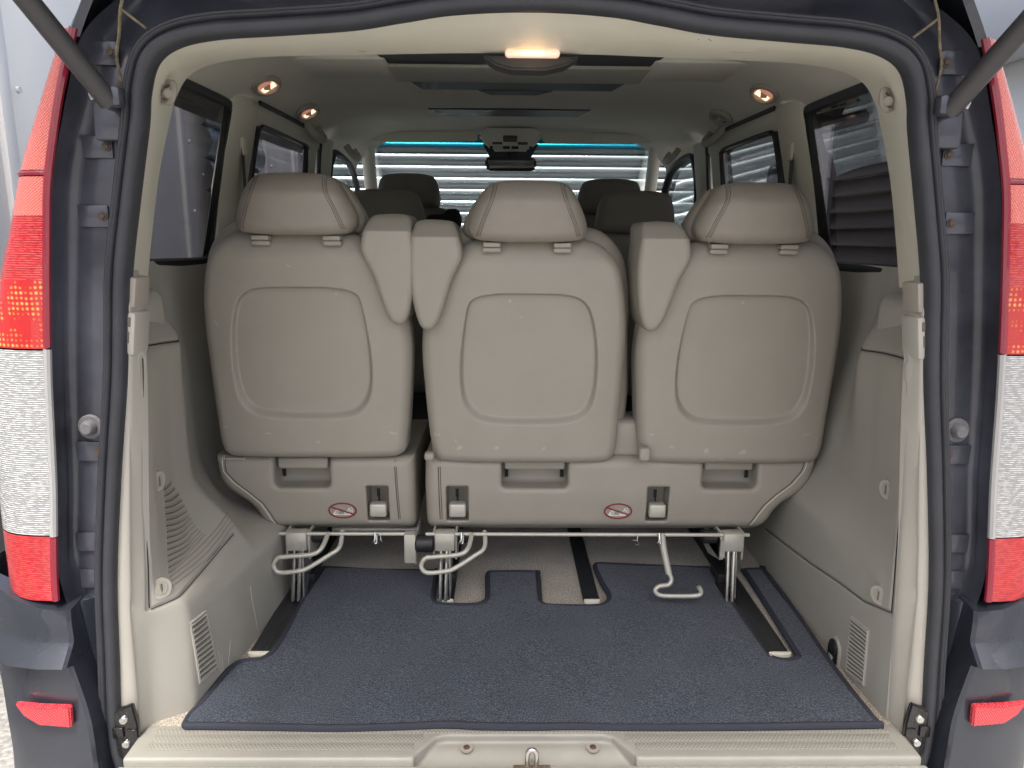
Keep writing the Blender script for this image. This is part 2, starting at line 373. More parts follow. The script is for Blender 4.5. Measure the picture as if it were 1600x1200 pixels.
# painted rear frame between seal and lamps
prof = [(0, .012), (.05, .006), (.10, .018), (.16, .0275), (.40, .0285), (.55, .0300), (.70, .0325), (.80, .033), (.88, .029), (.94, .020), (.98, .007), (1.0, -.004)]
IN = LP+NO*.035
mk('rear_frame_panel', grid(np.array([[(IN[i, 0]*(1-t)+OP[i, 0]*t, y+.13*t*sst(1.13, 1.24, LP[i, 1]), IN[i, 1]*(1-t)+OP[i, 1]*t) for i in range(len(LP))] for t, y in prof]), wrap=True), inner_paint, van)
def A_in(z): return np.interp(z, [-.5, .27, .318, .5, .67, .76, .85, 1.0, 1.13, 1.21, 1.24], [.836, .834, .832, .812, .800, .791, .781, .762, .728, .700, .688])
def A_out(z): return np.interp(z, [-.5, -.2, 0, .3, .55, .7, .80, .87, .95, 1.02, 1.13, 1.2, 1.27, 1.34, 1.40, 1.44], [.90, .925, .945, .958, .955, .94, .915, .892, .862, .84, .787, .752, .715, .665, .60, .40])
def ss(f, z): return (f(z-.03)+f(z-.015)+f(z)+f(z+.015)+f(z+.03))/5
def lens_pt(z, s, push=0.):
    ai, ao = ss(A_in, z)+.004, ss(A_out, z); q = s*math.pi/2
    a = ai+(ao-ai)*math.sin(q)**.9; y = -.016-push+.085*(1-math.cos(q))**1.2
    return (a, y, z)
def lens_piece(z0, z1, s0=.0, s1=1., n=26, m=26, push=0., slope=0.):
    g = np.array([[lens_pt(z0+(z1-z0)*i/n+(slope*(s**2) if i < n*.5 else 0)*(1-i/n), s, push) for s in np.linspace(s0, s1, m)] for i in range(n+1)])
    return grid(g)
def lens_tex(name, c1, c2, kind, base_rough=.18):
    def b(nt, p):
        tc = N(nt, 'ShaderNodeTexCoord'); p.inputs['Roughness'].default_value = base_rough; p.inputs['Coat Weight'].default_value = .8; p.inputs['Coat Roughness'].default_value = .08
        if kind == 'hatch':
            mp = N(nt, 'ShaderNodeMapping'); mp.inputs['Rotation'].default_value = (0, R(35), 0)
            w = N(nt, 'ShaderNodeTexWave', Scale=85.0, Distortion=.3); w.bands_direction = 'X'
            w2 = N(nt, 'ShaderNodeTexWave', Scale=85.0, Distortion=.3); w2.bands_direction = 'Z'
            nt.links.new(tc.outputs['Object'], mp.inputs[0]); nt.links.new(mp.outputs[0], w.inputs[0]); nt.links.new(mp.outputs[0], w2.inputs[0])
            h = N(nt, 'ShaderNodeMath', operation='MULTIPLY'); nt.links.new(w.outputs['Fac'], h.inputs[0]); nt.links.new(w2.outputs['Fac'], h.inputs[1]); fac = h.outputs[0]
        elif kind == 'dots':
            v = N(nt, 'ShaderNodeTexVoronoi', Scale=115.0, Randomness=.1); mp = N(nt, 'ShaderNodeMapping'); mp.inputs['Scale'].default_value = (1, .05, 1)
            nt.links.new(tc.outputs['Object'], mp.inputs[0]); nt.links.new(mp.outputs[0], v.inputs['Vector'])
            r2 = N(nt, 'ShaderNodeMapRange'); r2.inputs['From Min'].default_value = .2; r2.inputs['From Max'].default_value = .5; r2.inputs['To Min'].default_value = 1; r2.inputs['To Max'].default_value = 0
            nt.links.new(v.outputs['Distance'], r2.inputs[0])
            nn = N(nt, 'ShaderNodeTexNoise', Scale=28.0, Detail=4.0); nt.links.new(tc.outputs['Object'], nn.inputs['Vector']); r3 = N(nt, 'ShaderNodeMapRange'); r3.inputs['From Min'].default_value = .42; r3.inputs['From Max'].default_value = .6
            h = N(nt, 'ShaderNodeMath', operation='MULTIPLY'); nt.links.new(nn.outputs['Fac'], r3.inputs[0]); nt.links.new(r3.outputs[0], h.inputs[0]); nt.links.new(r2.outputs[0], h.inputs[1]); fac = h.outputs[0]
        else:   # ribs: horizontal ribs broken up by noise
            w = N(nt, 'ShaderNodeTexWave', Scale=84.0, Distortion=.9, Detail=2.0); w.bands_direction = 'Z'; w.inputs['Detail Scale'].default_value = 2.5
            n = N(nt, 'ShaderNodeTexNoise', Scale=150.0, Detail=4.0); mp = N(nt, 'ShaderNodeMapping'); mp.inputs['Scale'].default_value = (.6, .6, 1.6)
            nt.links.new(tc.outputs['Object'], mp.inputs[0]); nt.links.new(mp.outputs[0], n.inputs['Vector']); nt.links.new(tc.outputs['Object'], w.inputs['Vector'])
            h = N(nt, 'ShaderNodeMath', operation='MULTIPLY'); nt.links.new(w.outputs['Fac'], h.inputs[0])
            r2 = N(nt, 'ShaderNodeMapRange'); r2.inputs['From Min'].default_value = .38; r2.inputs['From Max'].default_value = .6; nt.links.new(n.outputs['Fac'], r2.inputs[0])
            nt.links.new(r2.outputs[0], h.inputs[1]); fac = h.outputs[0]
        cr = N(nt, 'ShaderNodeValToRGB'); e = cr.color_ramp.elements; e[0].color = (*c1, 1); e[1].color = (*c2, 1); e[0].position = .1; e[1].position = .75
        nt.links.new(fac, cr.inputs[0]); nt.links.new(cr.outputs[0], p.inputs['Base Color'])
        bp = N(nt, 'ShaderNodeBump', Strength=.5, Distance=.003); nt.links.new(fac, bp.inputs['Height']); nt.links.new(bp.outputs[0], p.inputs['Normal'])
    return tex_mat(name, b)
pink_l = lens_tex('red_reflex_lens_painted_haze', (.62, .12, .10), (.80, .26, .21), 'hatch')  # red lens paled to pink: sky haze and reflection painted into the colour
red_l = lens_tex('deep_red_ribbed_lens', (.40, .010, .018), (.58, .05, .04), 'ribs')
amb_l = lens_tex('red_lens_over_indicator', (.42, .012, .012), (.95, .36, .08), 'dots')
clr_l = lens_tex('clear_ribbed_lens', (.27, .28, .285), (.55, .56, .56), 'ribs')
rim_l = mat('dark_red_lens_rim', (.25, .01, .03), .2, coat=.7)
rimc = mat('grey_lens_rim', (.35, .35, .35), .25, coat=.7)
def do_lamp(sx):
    T = (lambda q: q) if sx > 0 else mirx
    lm = empty('tail_lamp', (sx*.85, .0, .27)); lm.parent = van; lm.location = Vector((sx*.85, .0, .27))-Vector(van.location)
    lm['label'] = 'tall tail lamp on the %s rear corner, red over clear over red' % ('right' if sx > 0 else 'left')
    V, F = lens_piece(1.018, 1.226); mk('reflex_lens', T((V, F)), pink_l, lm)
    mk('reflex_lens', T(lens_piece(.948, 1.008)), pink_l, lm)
    mk('brake_lens', T(lens_piece(.845, .948)), red_l, lm)
    mk('indicator_lens', T(lens_piece(.732, .845)), amb_l, lm)
    mk('reversing_lens', T(lens_piece(.402, .729)), clr_l, lm)
    # lower red with rounded outer bottom
    g = np.array([[lens_pt(.40+(.278+.055*max(0, s-.25)**1.5-.40)*i/20, s) for s in np.linspace(0, 1, 26)] for i in range(21)])
    mk('fog_lens', T(grid(g)), red_l, lm)
    for P_, r_ in (([lens_pt(z, .0, .001) for z in np.linspace(.735, 1.226, 20)], .0065), ([lens_pt(z, .985, .001) for z in np.linspace(.735, 1.224, 20)], .004),
                   ([lens_pt(1.013, s, -.002) for s in np.linspace(0, .98, 16)], .0045), ([lens_pt(z, .0, .001) for z in np.linspace(.28, .40, 8)], .0065)):
        mk('lens_rim', T(tube(P_, r_, 8, smooth=False)), rim_l, lm)
    mk('clear_lens_rim', T(tube([lens_pt(z, .0, .001) for z in np.linspace(.402, .732, 14)], .0065, 8, smooth=False)), rimc, lm)
for sx in (-1, 1): do_lamp(sx)
# outer body: rear corner above lamps, sides and roof
def shell(sx):
    rows = []
    for z in np.linspace(-.45, 1.435, 70):
        ai = ss(A_in, min(z, 1.22)) if z < 1.22 else np.interp(z, [1.22, 1.30, 1.36, 1.40, 1.44], [.697, .655, .60, .53, .38])
        ao = ss(A_out, z)
        rows.append([(sx*a, y, z) for a, y in ((ai, -.004 if z > 1.215 else .02), (ai+.012, -.012 if z > 1.215 else .04), ((ai+ao)/2, .0 if z > 1.215 else .045), (ao-.004, .05), (ao, .09), (ao+.004, .2), (ao+.004, .36))])
    return grid(np.array(rows))
for sx in (-1, 1):
    mk('corner_panel', shell(sx), paint_m, van)
    mk('side_panel', grid(np.array([[(sx*ao, y, z) for y in (.36, 1.5, 3.2)] for z, ao in ((-.45, .92), (0, .95), (.5, .965), (.80, .93))])), paint_m, van)
rz = [(0, 1.50), (.3, 1.495), (.5, 1.485), (.66, 1.465), (.78, 1.42), (.86, 1.33)]
rr = [(-a, z) for a, z in reversed(rz[1:])]+rz
mk('roof_panel', grid(np.array([[(a, y, z) for a, z in rr] for y in (.30, 1.2, 2.85)])), paint_m, van)
mk('roof_rear_edge', grid(np.array([[(a, y, z-dz) for a, z in [(max(-.60, min(.60, q)), w if abs(q) < .6 else 1.447) for q, w in rr]] for y, dz in ((.30, 0), (.22, .005), (.17, .015), (.13, .04))])), paint_m, van)
# raised tailgate overhead (its outer edge is above the frame)
tg = [(.12, 1.475), (.0, 1.49), (-.30, 1.60), (-.60, 1.76), (-.95, 1.98), (-1.12, 2.07)]
mk('tailgate', join([grid(np.array([[(x, y, z+.05*(1-(x/.9)**2)) for x in np.linspace(-.84, .84, 11)] for y, z in tg]))]), paint_m, van, rec=False)
mk('tailgate_lining', grid(np.array([[(x, y, z-.06) for x in np.linspace(-.78, .78, 11)] for y, z in tg])), trim_m, van, rec=False)
# bumper
def bump_prof(z):   # extra protrusion of the bumper skin by height
    return np.interp(z, [-.45, -.14, -.06, .0, .10, .170, .175, .205, .211, .24, .27], [.05, .06, .062, .058, .052, .052, .070, .036, .034, .030, .022])
for sx in (-1, 1):
    rows = []
    zz = np.concatenate([np.linspace(-.45, .15, 26), [.160, .169, .1725, .176, .184, .193, .202, .207, .212, .218], np.linspace(.228, .262, 6)])
    for z in zz:
        ai = np.interp(z, [-.45, -.1, .06, .17, .262], [.76, .77, .780, .802, .812]); ao = ss(A_out, z)+.034+.025*sst(.0, -.2, z); p = bump_prof(z)
        zt = z+(.045 if z > .23 else 0)*0
        u2 = sst(.2, .26, z)
        rows.append([(sx*a, y, z+dz) for a, y, dz in ((ai-.02, .03, 0), (ai, .01, 0), (ai+.001, -p+.006, 0), (ai+.006, -p, 0), (ai+.05, -p+.001, .004*u2), (ai*.4+ao*.6, -p+.012, .018*u2), (ao-.022, -p*.8+.034, .038*u2), (ao-.004, .045, .055*u2), (ao, .10, .06*u2), (ao, .36, .06*u2))])
    # top closing row
    top = [(x, y*.3+.03, z+.006) for x, y, z in rows[-1]]
    rows.append(top)
    bmpr = mk('bumper_corner', grid(np.array(rows)), paint_m, van, ang=22)
    # red reflector
    po = [(.842, .012), (.945, .052), (.948, .064), (.838, .058), (.836, .012)]
    ref = [(.808, .058), (.865, .063), (.892, .078), (.908, .101), (.86, .102), (.806, .100)]
    V, F = prism([(sx*a, z) for a, z in ref], .012, 'xz', 0, .0025)
    V = np.array(V); V[:, 1] += -.066+.42*np.clip(np.abs(V[:, 0])-.86, 0, 1)**1.3
    mk('reflector', (V, F), lens_tex('bumper_reflex_red', (.48, .015, .03), (.75, .12, .13), 'hatch'), bmpr)
mk('bumper_centre', join([rbox((0, -.06, -.30), (1.64, .12, .34), .02)]), paint_m, van)
# bracket plates, bolts, stops on the painted frame
def frame_y(a, z): return .03
for sx in (-1, 1):
    zl = [(.775, .30, 1), (.775, .372, 1), (.755, .543, 1), (.706, .948, 1), (.688, 1.058, 1), (.666, 1.20, 1)]
    for i, (a, z, pl) in enumerate(zl):
        a += .008; yy = .0285
        if pl:
            pb = mk('bracket_plate', rbox((sx*(a+.008), yy-.002, z), (.050, .006, .036), .0025), inner_paint, van)
            mk('bolt', join([cyl((sx*(a-.008), yy-.004, z), (sx*(a-.008), yy-.009, z), .0048, n=6), cyl((sx*(a-.008), yy-.004, z), (sx*(a-.008), yy-.007, z), .0075, n=18)]), rust_m, pb)
    mk('rubber_stop', join([cyl((sx*.766, .03, .588), (sx*.766, .008, .588), .015, .012, n=24, bev=.003), cyl((sx*.766, .03, .588), (sx*.766, .022, .588), .022, n=24, bev=.002)]), mat('grey_rubber_stop', (.14, .14, .15), .6), van)
    mk('seam_sealant', join([tube([(sx*(.645+.006*random.random()), .012, 1.145), (sx*.652, .012, 1.19), (sx*.645, .012, 1.225), (sx*.64, .014, 1.262), (sx*.63, .014, 1.29)], .0022, 6, flat=1.2, per=8),
                             tube([(sx*.640, .014, 1.262), (sx*.60, .010, 1.232)], .0022, 6, smooth=False)]), dirt_m, van)
    # gas strut
    st = mk('gas_strut', cyl((sx*.648, -.03, 1.117), (sx*.785, -.30, 1.44), .0158, n=24), mat('strut_black', (.045, .043, .045), .38, bump=(80, .1)), van)
    mk('strut_mount', join([rbox((sx*.668, .012, 1.095), (.055, .02, .06), .006, rot=(0, 0, 0)), cyl((sx*.653, .02, 1.118), (sx*.653, -.035, 1.118), .011, n=16, bev=.002), rbox((sx*.642, -.03, 1.125), (.03, .024, .03), .006)]), inner_paint, st)
    for a_, z_ in ((.640, 1.145), (.645, 1.08)): mk('bolt', cyl((sx*a_, .008, z_), (sx*a_, -.004, z_), .009, n=6), rust_m, st)
    mk('retaining_clip', tube([(sx*.662, -.045, 1.135), (sx*.668, -.047, 1.128), (sx*.666, -.045, 1.118)], .0022, 6), steel_m, st)

# ---- beige frame inside the seal: pillars and header (tunnel lip)
def bcurve(i):
    a, z = LP[i]; return a, z
BH = [(0, 1.243), (.12, 1.243), (.20, 1.242), (.28, 1.241), (.41, 1.238), (.50, 1.234), (.575, 1.222), (.617, 1.203), (.642, 1.172), (.658, 1.135), (.690, 1.03), (.717, .90), (.730, .83)]
AH = [(0, 1.262), (.12, 1.257), (.20, 1.2455), (.28, 1.233), (.40, 1.224), (.49, 1.2175), (.550, 1.205), (.584, 1.181), (.601, 1.135), (.608, 1.09), (.634, .985), (.655, .89), (.668, .83)]
PA = cr_curve(AH, 8); PB = cr_curve(BH, 8)
ti = int(np.argmin(np.abs(PA[:, 1]-1.105)+(PA[:, 0] < .5)))
def tunnel(i0, i1, sx=1, ext=0):
    rows = []
    for t, y, out in ((0, .004, 0), (.02, -.004, .001), (.28, .045, .0), (.36, .055, -.001), (.9, .19, 0), (1.0, .205, .006), (1.0, .208, .02), (1.0, .209, .17)):
        rows.append([(sx*(PA[i, 0]*(1-t)+PB[i, 0]*t+out*min(1, PB[i, 0]/.5)), y, PA[i, 1]*(1-t)+PB[i, 1]*t+out*float(np.clip((PB[i, 1]-1.1)/.1, 0, 1))) for i in range(i0, i1)])
    return grid(np.array(rows))
gR = tunnel(0, ti+1); gL = mirx(gR)
mk('header_trim', join([gR, gL]), cream_m, van)
for sx in (-1, 1):
    pt = mk('pillar_trim', tunnel(ti, len(PA), sx), cream_m, van)
    # hook near the top corner
    mk('coat_hook', join([tube([(sx*.600, .085, 1.168), (sx*.618, .095, 1.165), (sx*.628, .1, 1.148), (sx*.612, .09, 1.138), (sx*.600, .085, 1.150)], .0055, 8, closed=True), cyl((sx*.622, .1, 1.153), (sx*.604, .075, 1.150), .008, n=14, bev=.002)]), grip_m, pt)
hd = [o for o in S.collection.objects if o.name == 'header_trim'][0]
for pts in ([(.27, .045), (.275, .07), (.285, .10)], [(.285, .04), (.30, .06)], [(.33, .06), (.352, .075), (.36, .10)], [(.345, .12), (.385, .11)], [(.22, .07), (.25, .066)], [(-.30, .15), (-.29, .165)]):
    P = []
    for x, y in pts:
        t = float(np.interp(y, [-.004, .045, .055, .19, .205], [.02, .28, .36, .9, 1.0])); zA = np.interp(abs(x), PA[:60, 0], PA[:60, 1]); zB = np.interp(abs(x), PB[:60, 0], PB[:60, 1]); P.append((x, y, zA*(1-t)+zB*t-.0002))
    mk('scuff_mark', tube(P, .0008, 6, flat=.5), mat('header_dirt', (.22, .19, .14), .9), hd)
# belt-height hook plates
for sx in (-1, 1):
    hp = mk('hook_plate', join([rbox((sx*.6665, .024, .826), (.028, .05, .050), .003, rot=(0, sx*R(-9), 0)), ]), grip_m, van)
    mk('hook_block', rbox((sx*.6735, .022, .757), (.031, .055, .074), .006, rot=(0, sx*R(-8), 0)), trim_m, hp)
    mk('hook_recess', join([rbox((sx*.668, -.0058, .777), (.011, .002, .016), .0005, rot=(0, sx*R(-8), 0)), rbox((sx*.672, -.0058, .751), (.009, .002, .020), .0009, rot=(0, sx*R(-8), 0)), rbox((sx*.674, -.0058, .735), (.004, .002, .016), .0005, rot=(0, sx*R(-8), 0))]), mat('recess_shadow_plastic', (.13, .12, .10), .7), hp)

# ---- side trims: table-driven relief  a(Y,Z)
YC = [.0, .03, .07, .15, .25, .36, .46, .60, 1.1]
def table(left):
    if left:
        return [(-.05, [.725, .716, .648, .636, .622, .612, .605, .60, .60]), (.19, [.722, .700, .646, .636, .622, .612, .605, .60, .60]), (.225, [.722, .696, .650, .640, .634, .632, .665, .74, .74]),
                (.255, [.722, .694, .670, .662, .655, .652, .70, .78, .80]), (.285, [.716, .692, .688, .688, .680, .670, .735, .80, .82]), (.33, [.712, .69, .69, .702, .718, .716, .775, .82, .83]),
                (.37, [.708, .69, .69, .708, .735, .745, .79, .83, .84]), (.45, [.70, .685, .69, .715, .738, .750, .80, .83, .84]), (.64, [.682, .667, .68, .705, .732, .748, .81, .83, .83]), (.70, [.675, .66, .675, .70, .725, .745, .82, .84, .84]),
                (.76, [.668, .657, .70, .75, .775, .79, .83, .84, .84]), (.82, [.662, .66, .73, .80, .81, .82, .835, .84, .84]), (.86, [.658, .66, .75, .82, .83, .835, .84, .845, .845])]
    return [(-.05, [.725, .716, .708, .704, .702, .70, .70, .70, .70]), (.20, [.722, .702, .702, .702, .70, .70, .70, .70, .70]), (.245, [.722, .700, .70, .702, .70, .70, .70, .70, .70]),
            (.275, [.722, .698, .70, .702, .704, .70, .70, .70, .70]), (.32, [.716, .694, .70, .708, .716, .722, .73, .735, .735]), (.37, [.712, .69, .70, .716, .735, .75, .765, .77, .77]),
            (.45, [.70, .685, .697, .718, .742, .758, .775, .78, .78]), (.64, [.682, .667, .68, .70, .724, .74, .80, .83, .83]), (.70, [.675, .66, .675, .70, .728, .75, .82, .84, .84]),
            (.76, [.668, .657, .70, .75, .775, .79, .83, .84, .84]), (.82, [.662, .66, .73, .80, .81, .82, .835, .84, .84]), (.86, [.658, .66, .75, .82, .83, .835, .84, .845, .845])]
class Relief:
    def __init__(s, left):
        T = table(left); s.z = np.linspace(-.04, .86, 301); s.y = np.linspace(.0, 1.1, 367)
        zt = [r[0] for r in T]; A = np.array([r[1] for r in T])
        rows = np.array([np.interp(s.y, YC, r) for r in A]); G = np.array([np.interp(s.z, zt, rows[:, j]) for j in range(len(s.y))])   # (y,z)
        def blur(G, n):
            k = np.ones(3)/3
            for _ in range(n):
                P = np.pad(G, 1, mode='edge'); G = (P[:-2, 1:-1]+P[1:-1, 1:-1]+P[2:, 1:-1])/3; P = np.pad(G, 1, mode='edge'); G = (P[1:-1, :-2]+P[1:-1, 1:-1]+P[1:-1, 2:])/3
            return G
        fine = blur(G, 6); soft = blur(G, 26); w = sst(.04, .13, s.y)[:, None]; lowf = sst(.36, .26, s.z)[None, :]*(1 if left else 1)
        s.G = fine*(1-w)+(soft*(1-.5*lowf)+fine*.5*lowf)*w
    def a(s, y, z):
        fy = np.clip((y-s.y[0])/(s.y[1]-s.y[0]), 0, len(s.y)-1.001); fz = np.clip((z-s.z[0])/(s.z[1]-s.z[0]), 0, len(s.z)-1.001)
        i = int(fy); j = int(fz); u = fy-i; v = fz-j; G = s.G
        return G[i, j]*(1-u)*(1-v)+G[i+1, j]*u*(1-v)+G[i, j+1]*(1-u)*v+G[i+1, j+1]*u*v
def ray(px, py):
    return _f+_r2*((px-800)/FPX)+_u2*((600-py)/FPX)
def hit(rel, sx, px, py):
    """where a sight line meets the trim surface -> (y,z) on the panel"""
    d = ray(px, py); last = None
    for t in np.linspace(1.15, 2.4, 900):
        p = CAM+d*t
        if p.y < .005: continue
        if sx*p.x > rel.a(p.y, p.z): return (p.y, p.z)
    return (p.y, p.z)
def panel_mesh(rel, sx, grooves):
    y = rel.y; z = rel.z; Yg, Zg = np.meshgrid(y, z, indexing='ij'); A = rel.G.copy()
    for pts, w, dep in grooves:
        P = np.array(pts); d = np.full(Yg.shape, 1e9)
        for k in range(len(P)-1):
            a = P[k]; b = P[k+1]; e = b-a; t = np.clip(((Yg-a[0])*e[0]+(Zg-a[1])*e[1])/(e@e+1e-12), 0, 1)
            d = np.minimum(d, np.hypot(Yg-a[0]-e[0]*t, Zg-a[1]-e[1]*t))
        A += dep*np.exp(-(d/w)**2)
    return grid(np.stack([sx*A, Yg, Zg], -1))
def on(rel, sx, y, z, out=0.): return (sx*(rel.a(y, z)-out), y, z)
RL, RR = Relief(True), Relief(False)
def H(rel, sx, pts): return [hit(rel, sx, *p) for p in pts]
def line_on(rel, sx, pts, r, out=.0, n=14):
    P = []
    for k in range(len(pts)-1):
        for t in np.linspace(0, 1, n, endpoint=False): P.append([pts[k][0]*(1-t)+pts[k+1][0]*t, pts[k][1]*(1-t)+pts[k+1][1]*t])
    P.append(pts[-1]); return tube([on(rel, sx, q[0], q[1], out) for q in P], r, 6, smooth=False)
# left
L_ = lambda pts: H(RL, -1, pts)
seamLv = L_([(223, 560), (226, 700), (229, 830), (234, 950)]); seamLd = L_([(236, 952), (275, 935), (305, 905), (345, 858), (366, 834)])
seamLt = L_([(226, 545), (250, 537), (280, 528)])
grL = [(seamLv, .0035, .006), (seamLd, .003, .005), (seamLt, .003, .006)]
tl = mk('side_trim', panel_mesh(RL, -1, grL), trim_m, van, 'moulded beige left side trim with ribbed grille and vent', rec=True, ang=None)
mk('panel_gap', join([line_on(RL, -1, seamLv, .0010, -.0012), line_on(RL, -1, seamLd, .0008, -.001), line_on(RL, -1, seamLt, .0013, -.0012)]), gap_m, tl)
# right
R_ = lambda pts: H(RR, 1, pts)
seamRv = R_([(1413, 600), (1408, 700), (1402, 830), (1392, 958)]); seamRd = R_([(1390, 957), (1350, 940), (1310, 910), (1265, 880), (1220, 846), (1195, 826)])
seamRt = R_([(1345, 543), (1380, 552), (1415, 563)])
tr = mk('side_trim', panel_mesh(RR, 1, [(seamRv, .0035, .006), (seamRd, .003, .005), (seamRt, .003, .005)]), trim_m, van, 'smooth beige right side trim with small vent and power socket', ang=None)
mk('panel_gap', join([line_on(RR, 1, seamRv, .0010, -.0012), line_on(RR, 1, seamRd, .0008, -.001), line_on(RR, 1, seamRt, .0012, -.0015)]), gap_m, tr)
scr_m = mat('pale_scratch', (.58, .56, .50), .6)
for pts in ([(341, 1018), (345, 1045), (347, 1075)], [(346, 1022), (350, 1066)], [(391, 915), (394, 940), (403, 985)], [(360, 1000), (356, 1040)]):
    mk('scratch', line_on(RL, -1, L_(pts), .0006, .0), scr_m, tl)
# ribbed grille on the left panel
ly = [763, 786, 817, 845, 860, 885]; rb = [(266, 752), (281, 775), (294, 803), (303, 820), (310, 829), (320, 835)]
ribs = []
for k in range(18):
    if k < 14:
        yl = 763+122*k/13; xr = np.interp(yl, ly, [p[0] for p in rb]); yr = np.interp(yl, ly, [p[1] for p in rb]); xl = 255.5+(yl-763)*.05
        pts = [(xl, yl), (xl*.5+xr*.5, yl*.5+yr*.5+1.5+k*.35), (xr, yr)]
    else:
        u = k-14; pts = [(262+u*.6, 893+8*u), (290+u*2, 874+7*u), (318+u*3, 848+7*u), (341+u*2.5, 822+6.5*u), (356+u*2.5, 801+6.5*u)]
    hp_ = L_(list(cr_curve(pts, 5))); ribs.append(tube([on(RL, -1, q[0], q[1], .0006) for q in hp_], .0016, 6, smooth=False))
mk('grille_ribs_and_shade', join(ribs), mat('trim_rib_plastic', (.36, .335, .28), .6), tl)
mk('grille_ribs_and_shade', join([xf(r, loc=(0, 0, -.0036)) for r in ribs]), mat('trim_rib_shadow', (.17, .16, .13), .8), tl)  # darker copies just below the ribs: their shade painted as colour
def cap(rel, sx, px, py, par):
    y, z = hit(rel, sx, px, py); c = np.array(on(rel, sx, y, z)); e = .01
    n = np.cross(np.array(on(rel, sx, y+e, z))-np.array(on(rel, sx, y-e, z)), np.array(on(rel, sx, y, z+e))-np.array(on(rel, sx, y, z-e))); n /= np.linalg.norm(n)
    if n[0]*sx > 0: n = -n
    n = n+np.array([0, -.45, 0]); n /= np.linalg.norm(n)
    up = np.array([0, 0, 1.]); 
    ring = cyl(c-n*.008, c+n*.0030, .0215, .0195, 32); o = mk('screw_cap', ring, trim_m, par)
    mk('cap_face', cyl(c-n*.003, c+n*.0042, .0135, .0125, 28, bev=.0008), mat('cap_face_plastic', (.36, .34, .285), .5), o)
    mk('cap_slot', rbox(c+n*.0042, (.003, .003, .018), .0005), mat('recess_shadow_plastic', (.13, .12, .10), .7), o)
for p in ((246, 752), (250, 919)): cap(RL, -1, *p, tl)
for p in ((1387, 765), (1375, 930)): cap(RR, 1, *p, tr)
def vent(rel, sx, corners, n, par, slope):
    c = [np.array(hit(rel, sx, *p)) for p in corners]     # tl,tr,br,bl
    fr = []; sl = []; sh_ = []
    for k in range(n):
        t = (k+.5)/n; a = c[0]*(1-t)+c[3]*t; b = c[1]*(1-t)+c[2]*t
        P = [on(rel, sx, *(a*(1-u)+b*u), .002) for u in np.linspace(0, 1, 8)]; sl.append(tube(P, .0028, 6, smooth=False))
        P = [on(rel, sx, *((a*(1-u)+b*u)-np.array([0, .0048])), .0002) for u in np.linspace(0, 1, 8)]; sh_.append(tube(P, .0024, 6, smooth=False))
    cc = [c[0], c[1], c[2], c[3]]; P = []
    for i in range(4):
        for u in np.linspace(0, 1, 8, endpoint=False): P.append(on(rel, sx, *(cc[i]*(1-u)+cc[(i+1) % 4]*u), .001))
    v = mk('air_vent', tube(P, .0028, 6, closed=True, smooth=False), trim_m, par)
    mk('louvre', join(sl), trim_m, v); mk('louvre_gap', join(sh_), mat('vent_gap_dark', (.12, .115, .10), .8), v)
vent(RL, -1, [(296, 973), (320, 955), (339, 1045), (311, 1067)], 12, tl, 1)
vent(RR, 1, [(1331, 963), (1358, 985), (1350, 1070), (1324, 1050)], 14, tr, 1)
# power socket with "12V"
sy, sz = hit(RR, 1, 1306, 1018); sc = np.array(on(RR, 1, sy, sz))
pod = [(-.017, -.026), (.017, -.026), (.017, .008), (.013, .02), (.004, .027), (-.006, .027), (-.015, .018), (-.017, .006)]
sock = mk('power_socket', prism([(sy+1.5*a, sz+1.3*b) for a, b in pod], -.006, 'yz', sc[0]+.001, .0015), trim_m, tr)
mk('socket_flap', prism([(sy+1.15*a, sz+1.1*b) for a, b in pod], -.007, 'yz', sc[0]-.003, .002), black_gloss, sock)
tx = bpy.data.curves.new('txt', 'FONT'); tx.body = '12V'; tx.size = .013; tx.extrude = .0003; tx.align_x = 'CENTER'
to = bpy.data.objects.new('txt', tx); S.collection.objects.link(to); dg = bpy.context.evaluated_depsgraph_get(); tm = bpy.data.meshes.new_from_object(to.evaluated_get(dg))
TV = np.array([v.co[:] for v in tm.vertices]); TF = [tuple(p.vertices) for p in tm.polygons]; bpy.data.objects.remove(to)
TV2 = np.stack([np.full(len(TV), sc[0]-.0106)-TV[:, 2], sy-TV[:, 0], sz-.016+TV[:, 1]], 1)
mk('socket_lettering', (TV2, TF), white_m, sock, smooth=False)

# D-pillar lower strips between seal and side trim
for sx, rel in ((-1, RL), (1, RR)):
    zz = np.linspace(-.09, .86, 50); hz_ = [h[1] for h in reversed(HALF[8:19])]; ha = [h[0] for h in reversed(HALF[8:19])]
    pa = np.polyfit(zz, [np.interp(z, hz_, ha) for z in zz], 5); pb = np.polyfit(zz, [rel.a(.03, z) for z in zz], 4); rows = []
    for u in range(5):
        rows.append([])
        for z in zz:
            ai = np.polyval(pa, z)-.001; a1 = np.polyval(pb, z)
            rows[-1].append((sx*[ai+.008, ai+.001, ai*.62+a1*.38, ai*.5+a1*.5-.0005, a1-.002][u], [.010, -.004, .000, .004, .036][u], z))
    mk('lower_pillar_trim', grid(np.array(rows)), trim_m, van, ang=None)
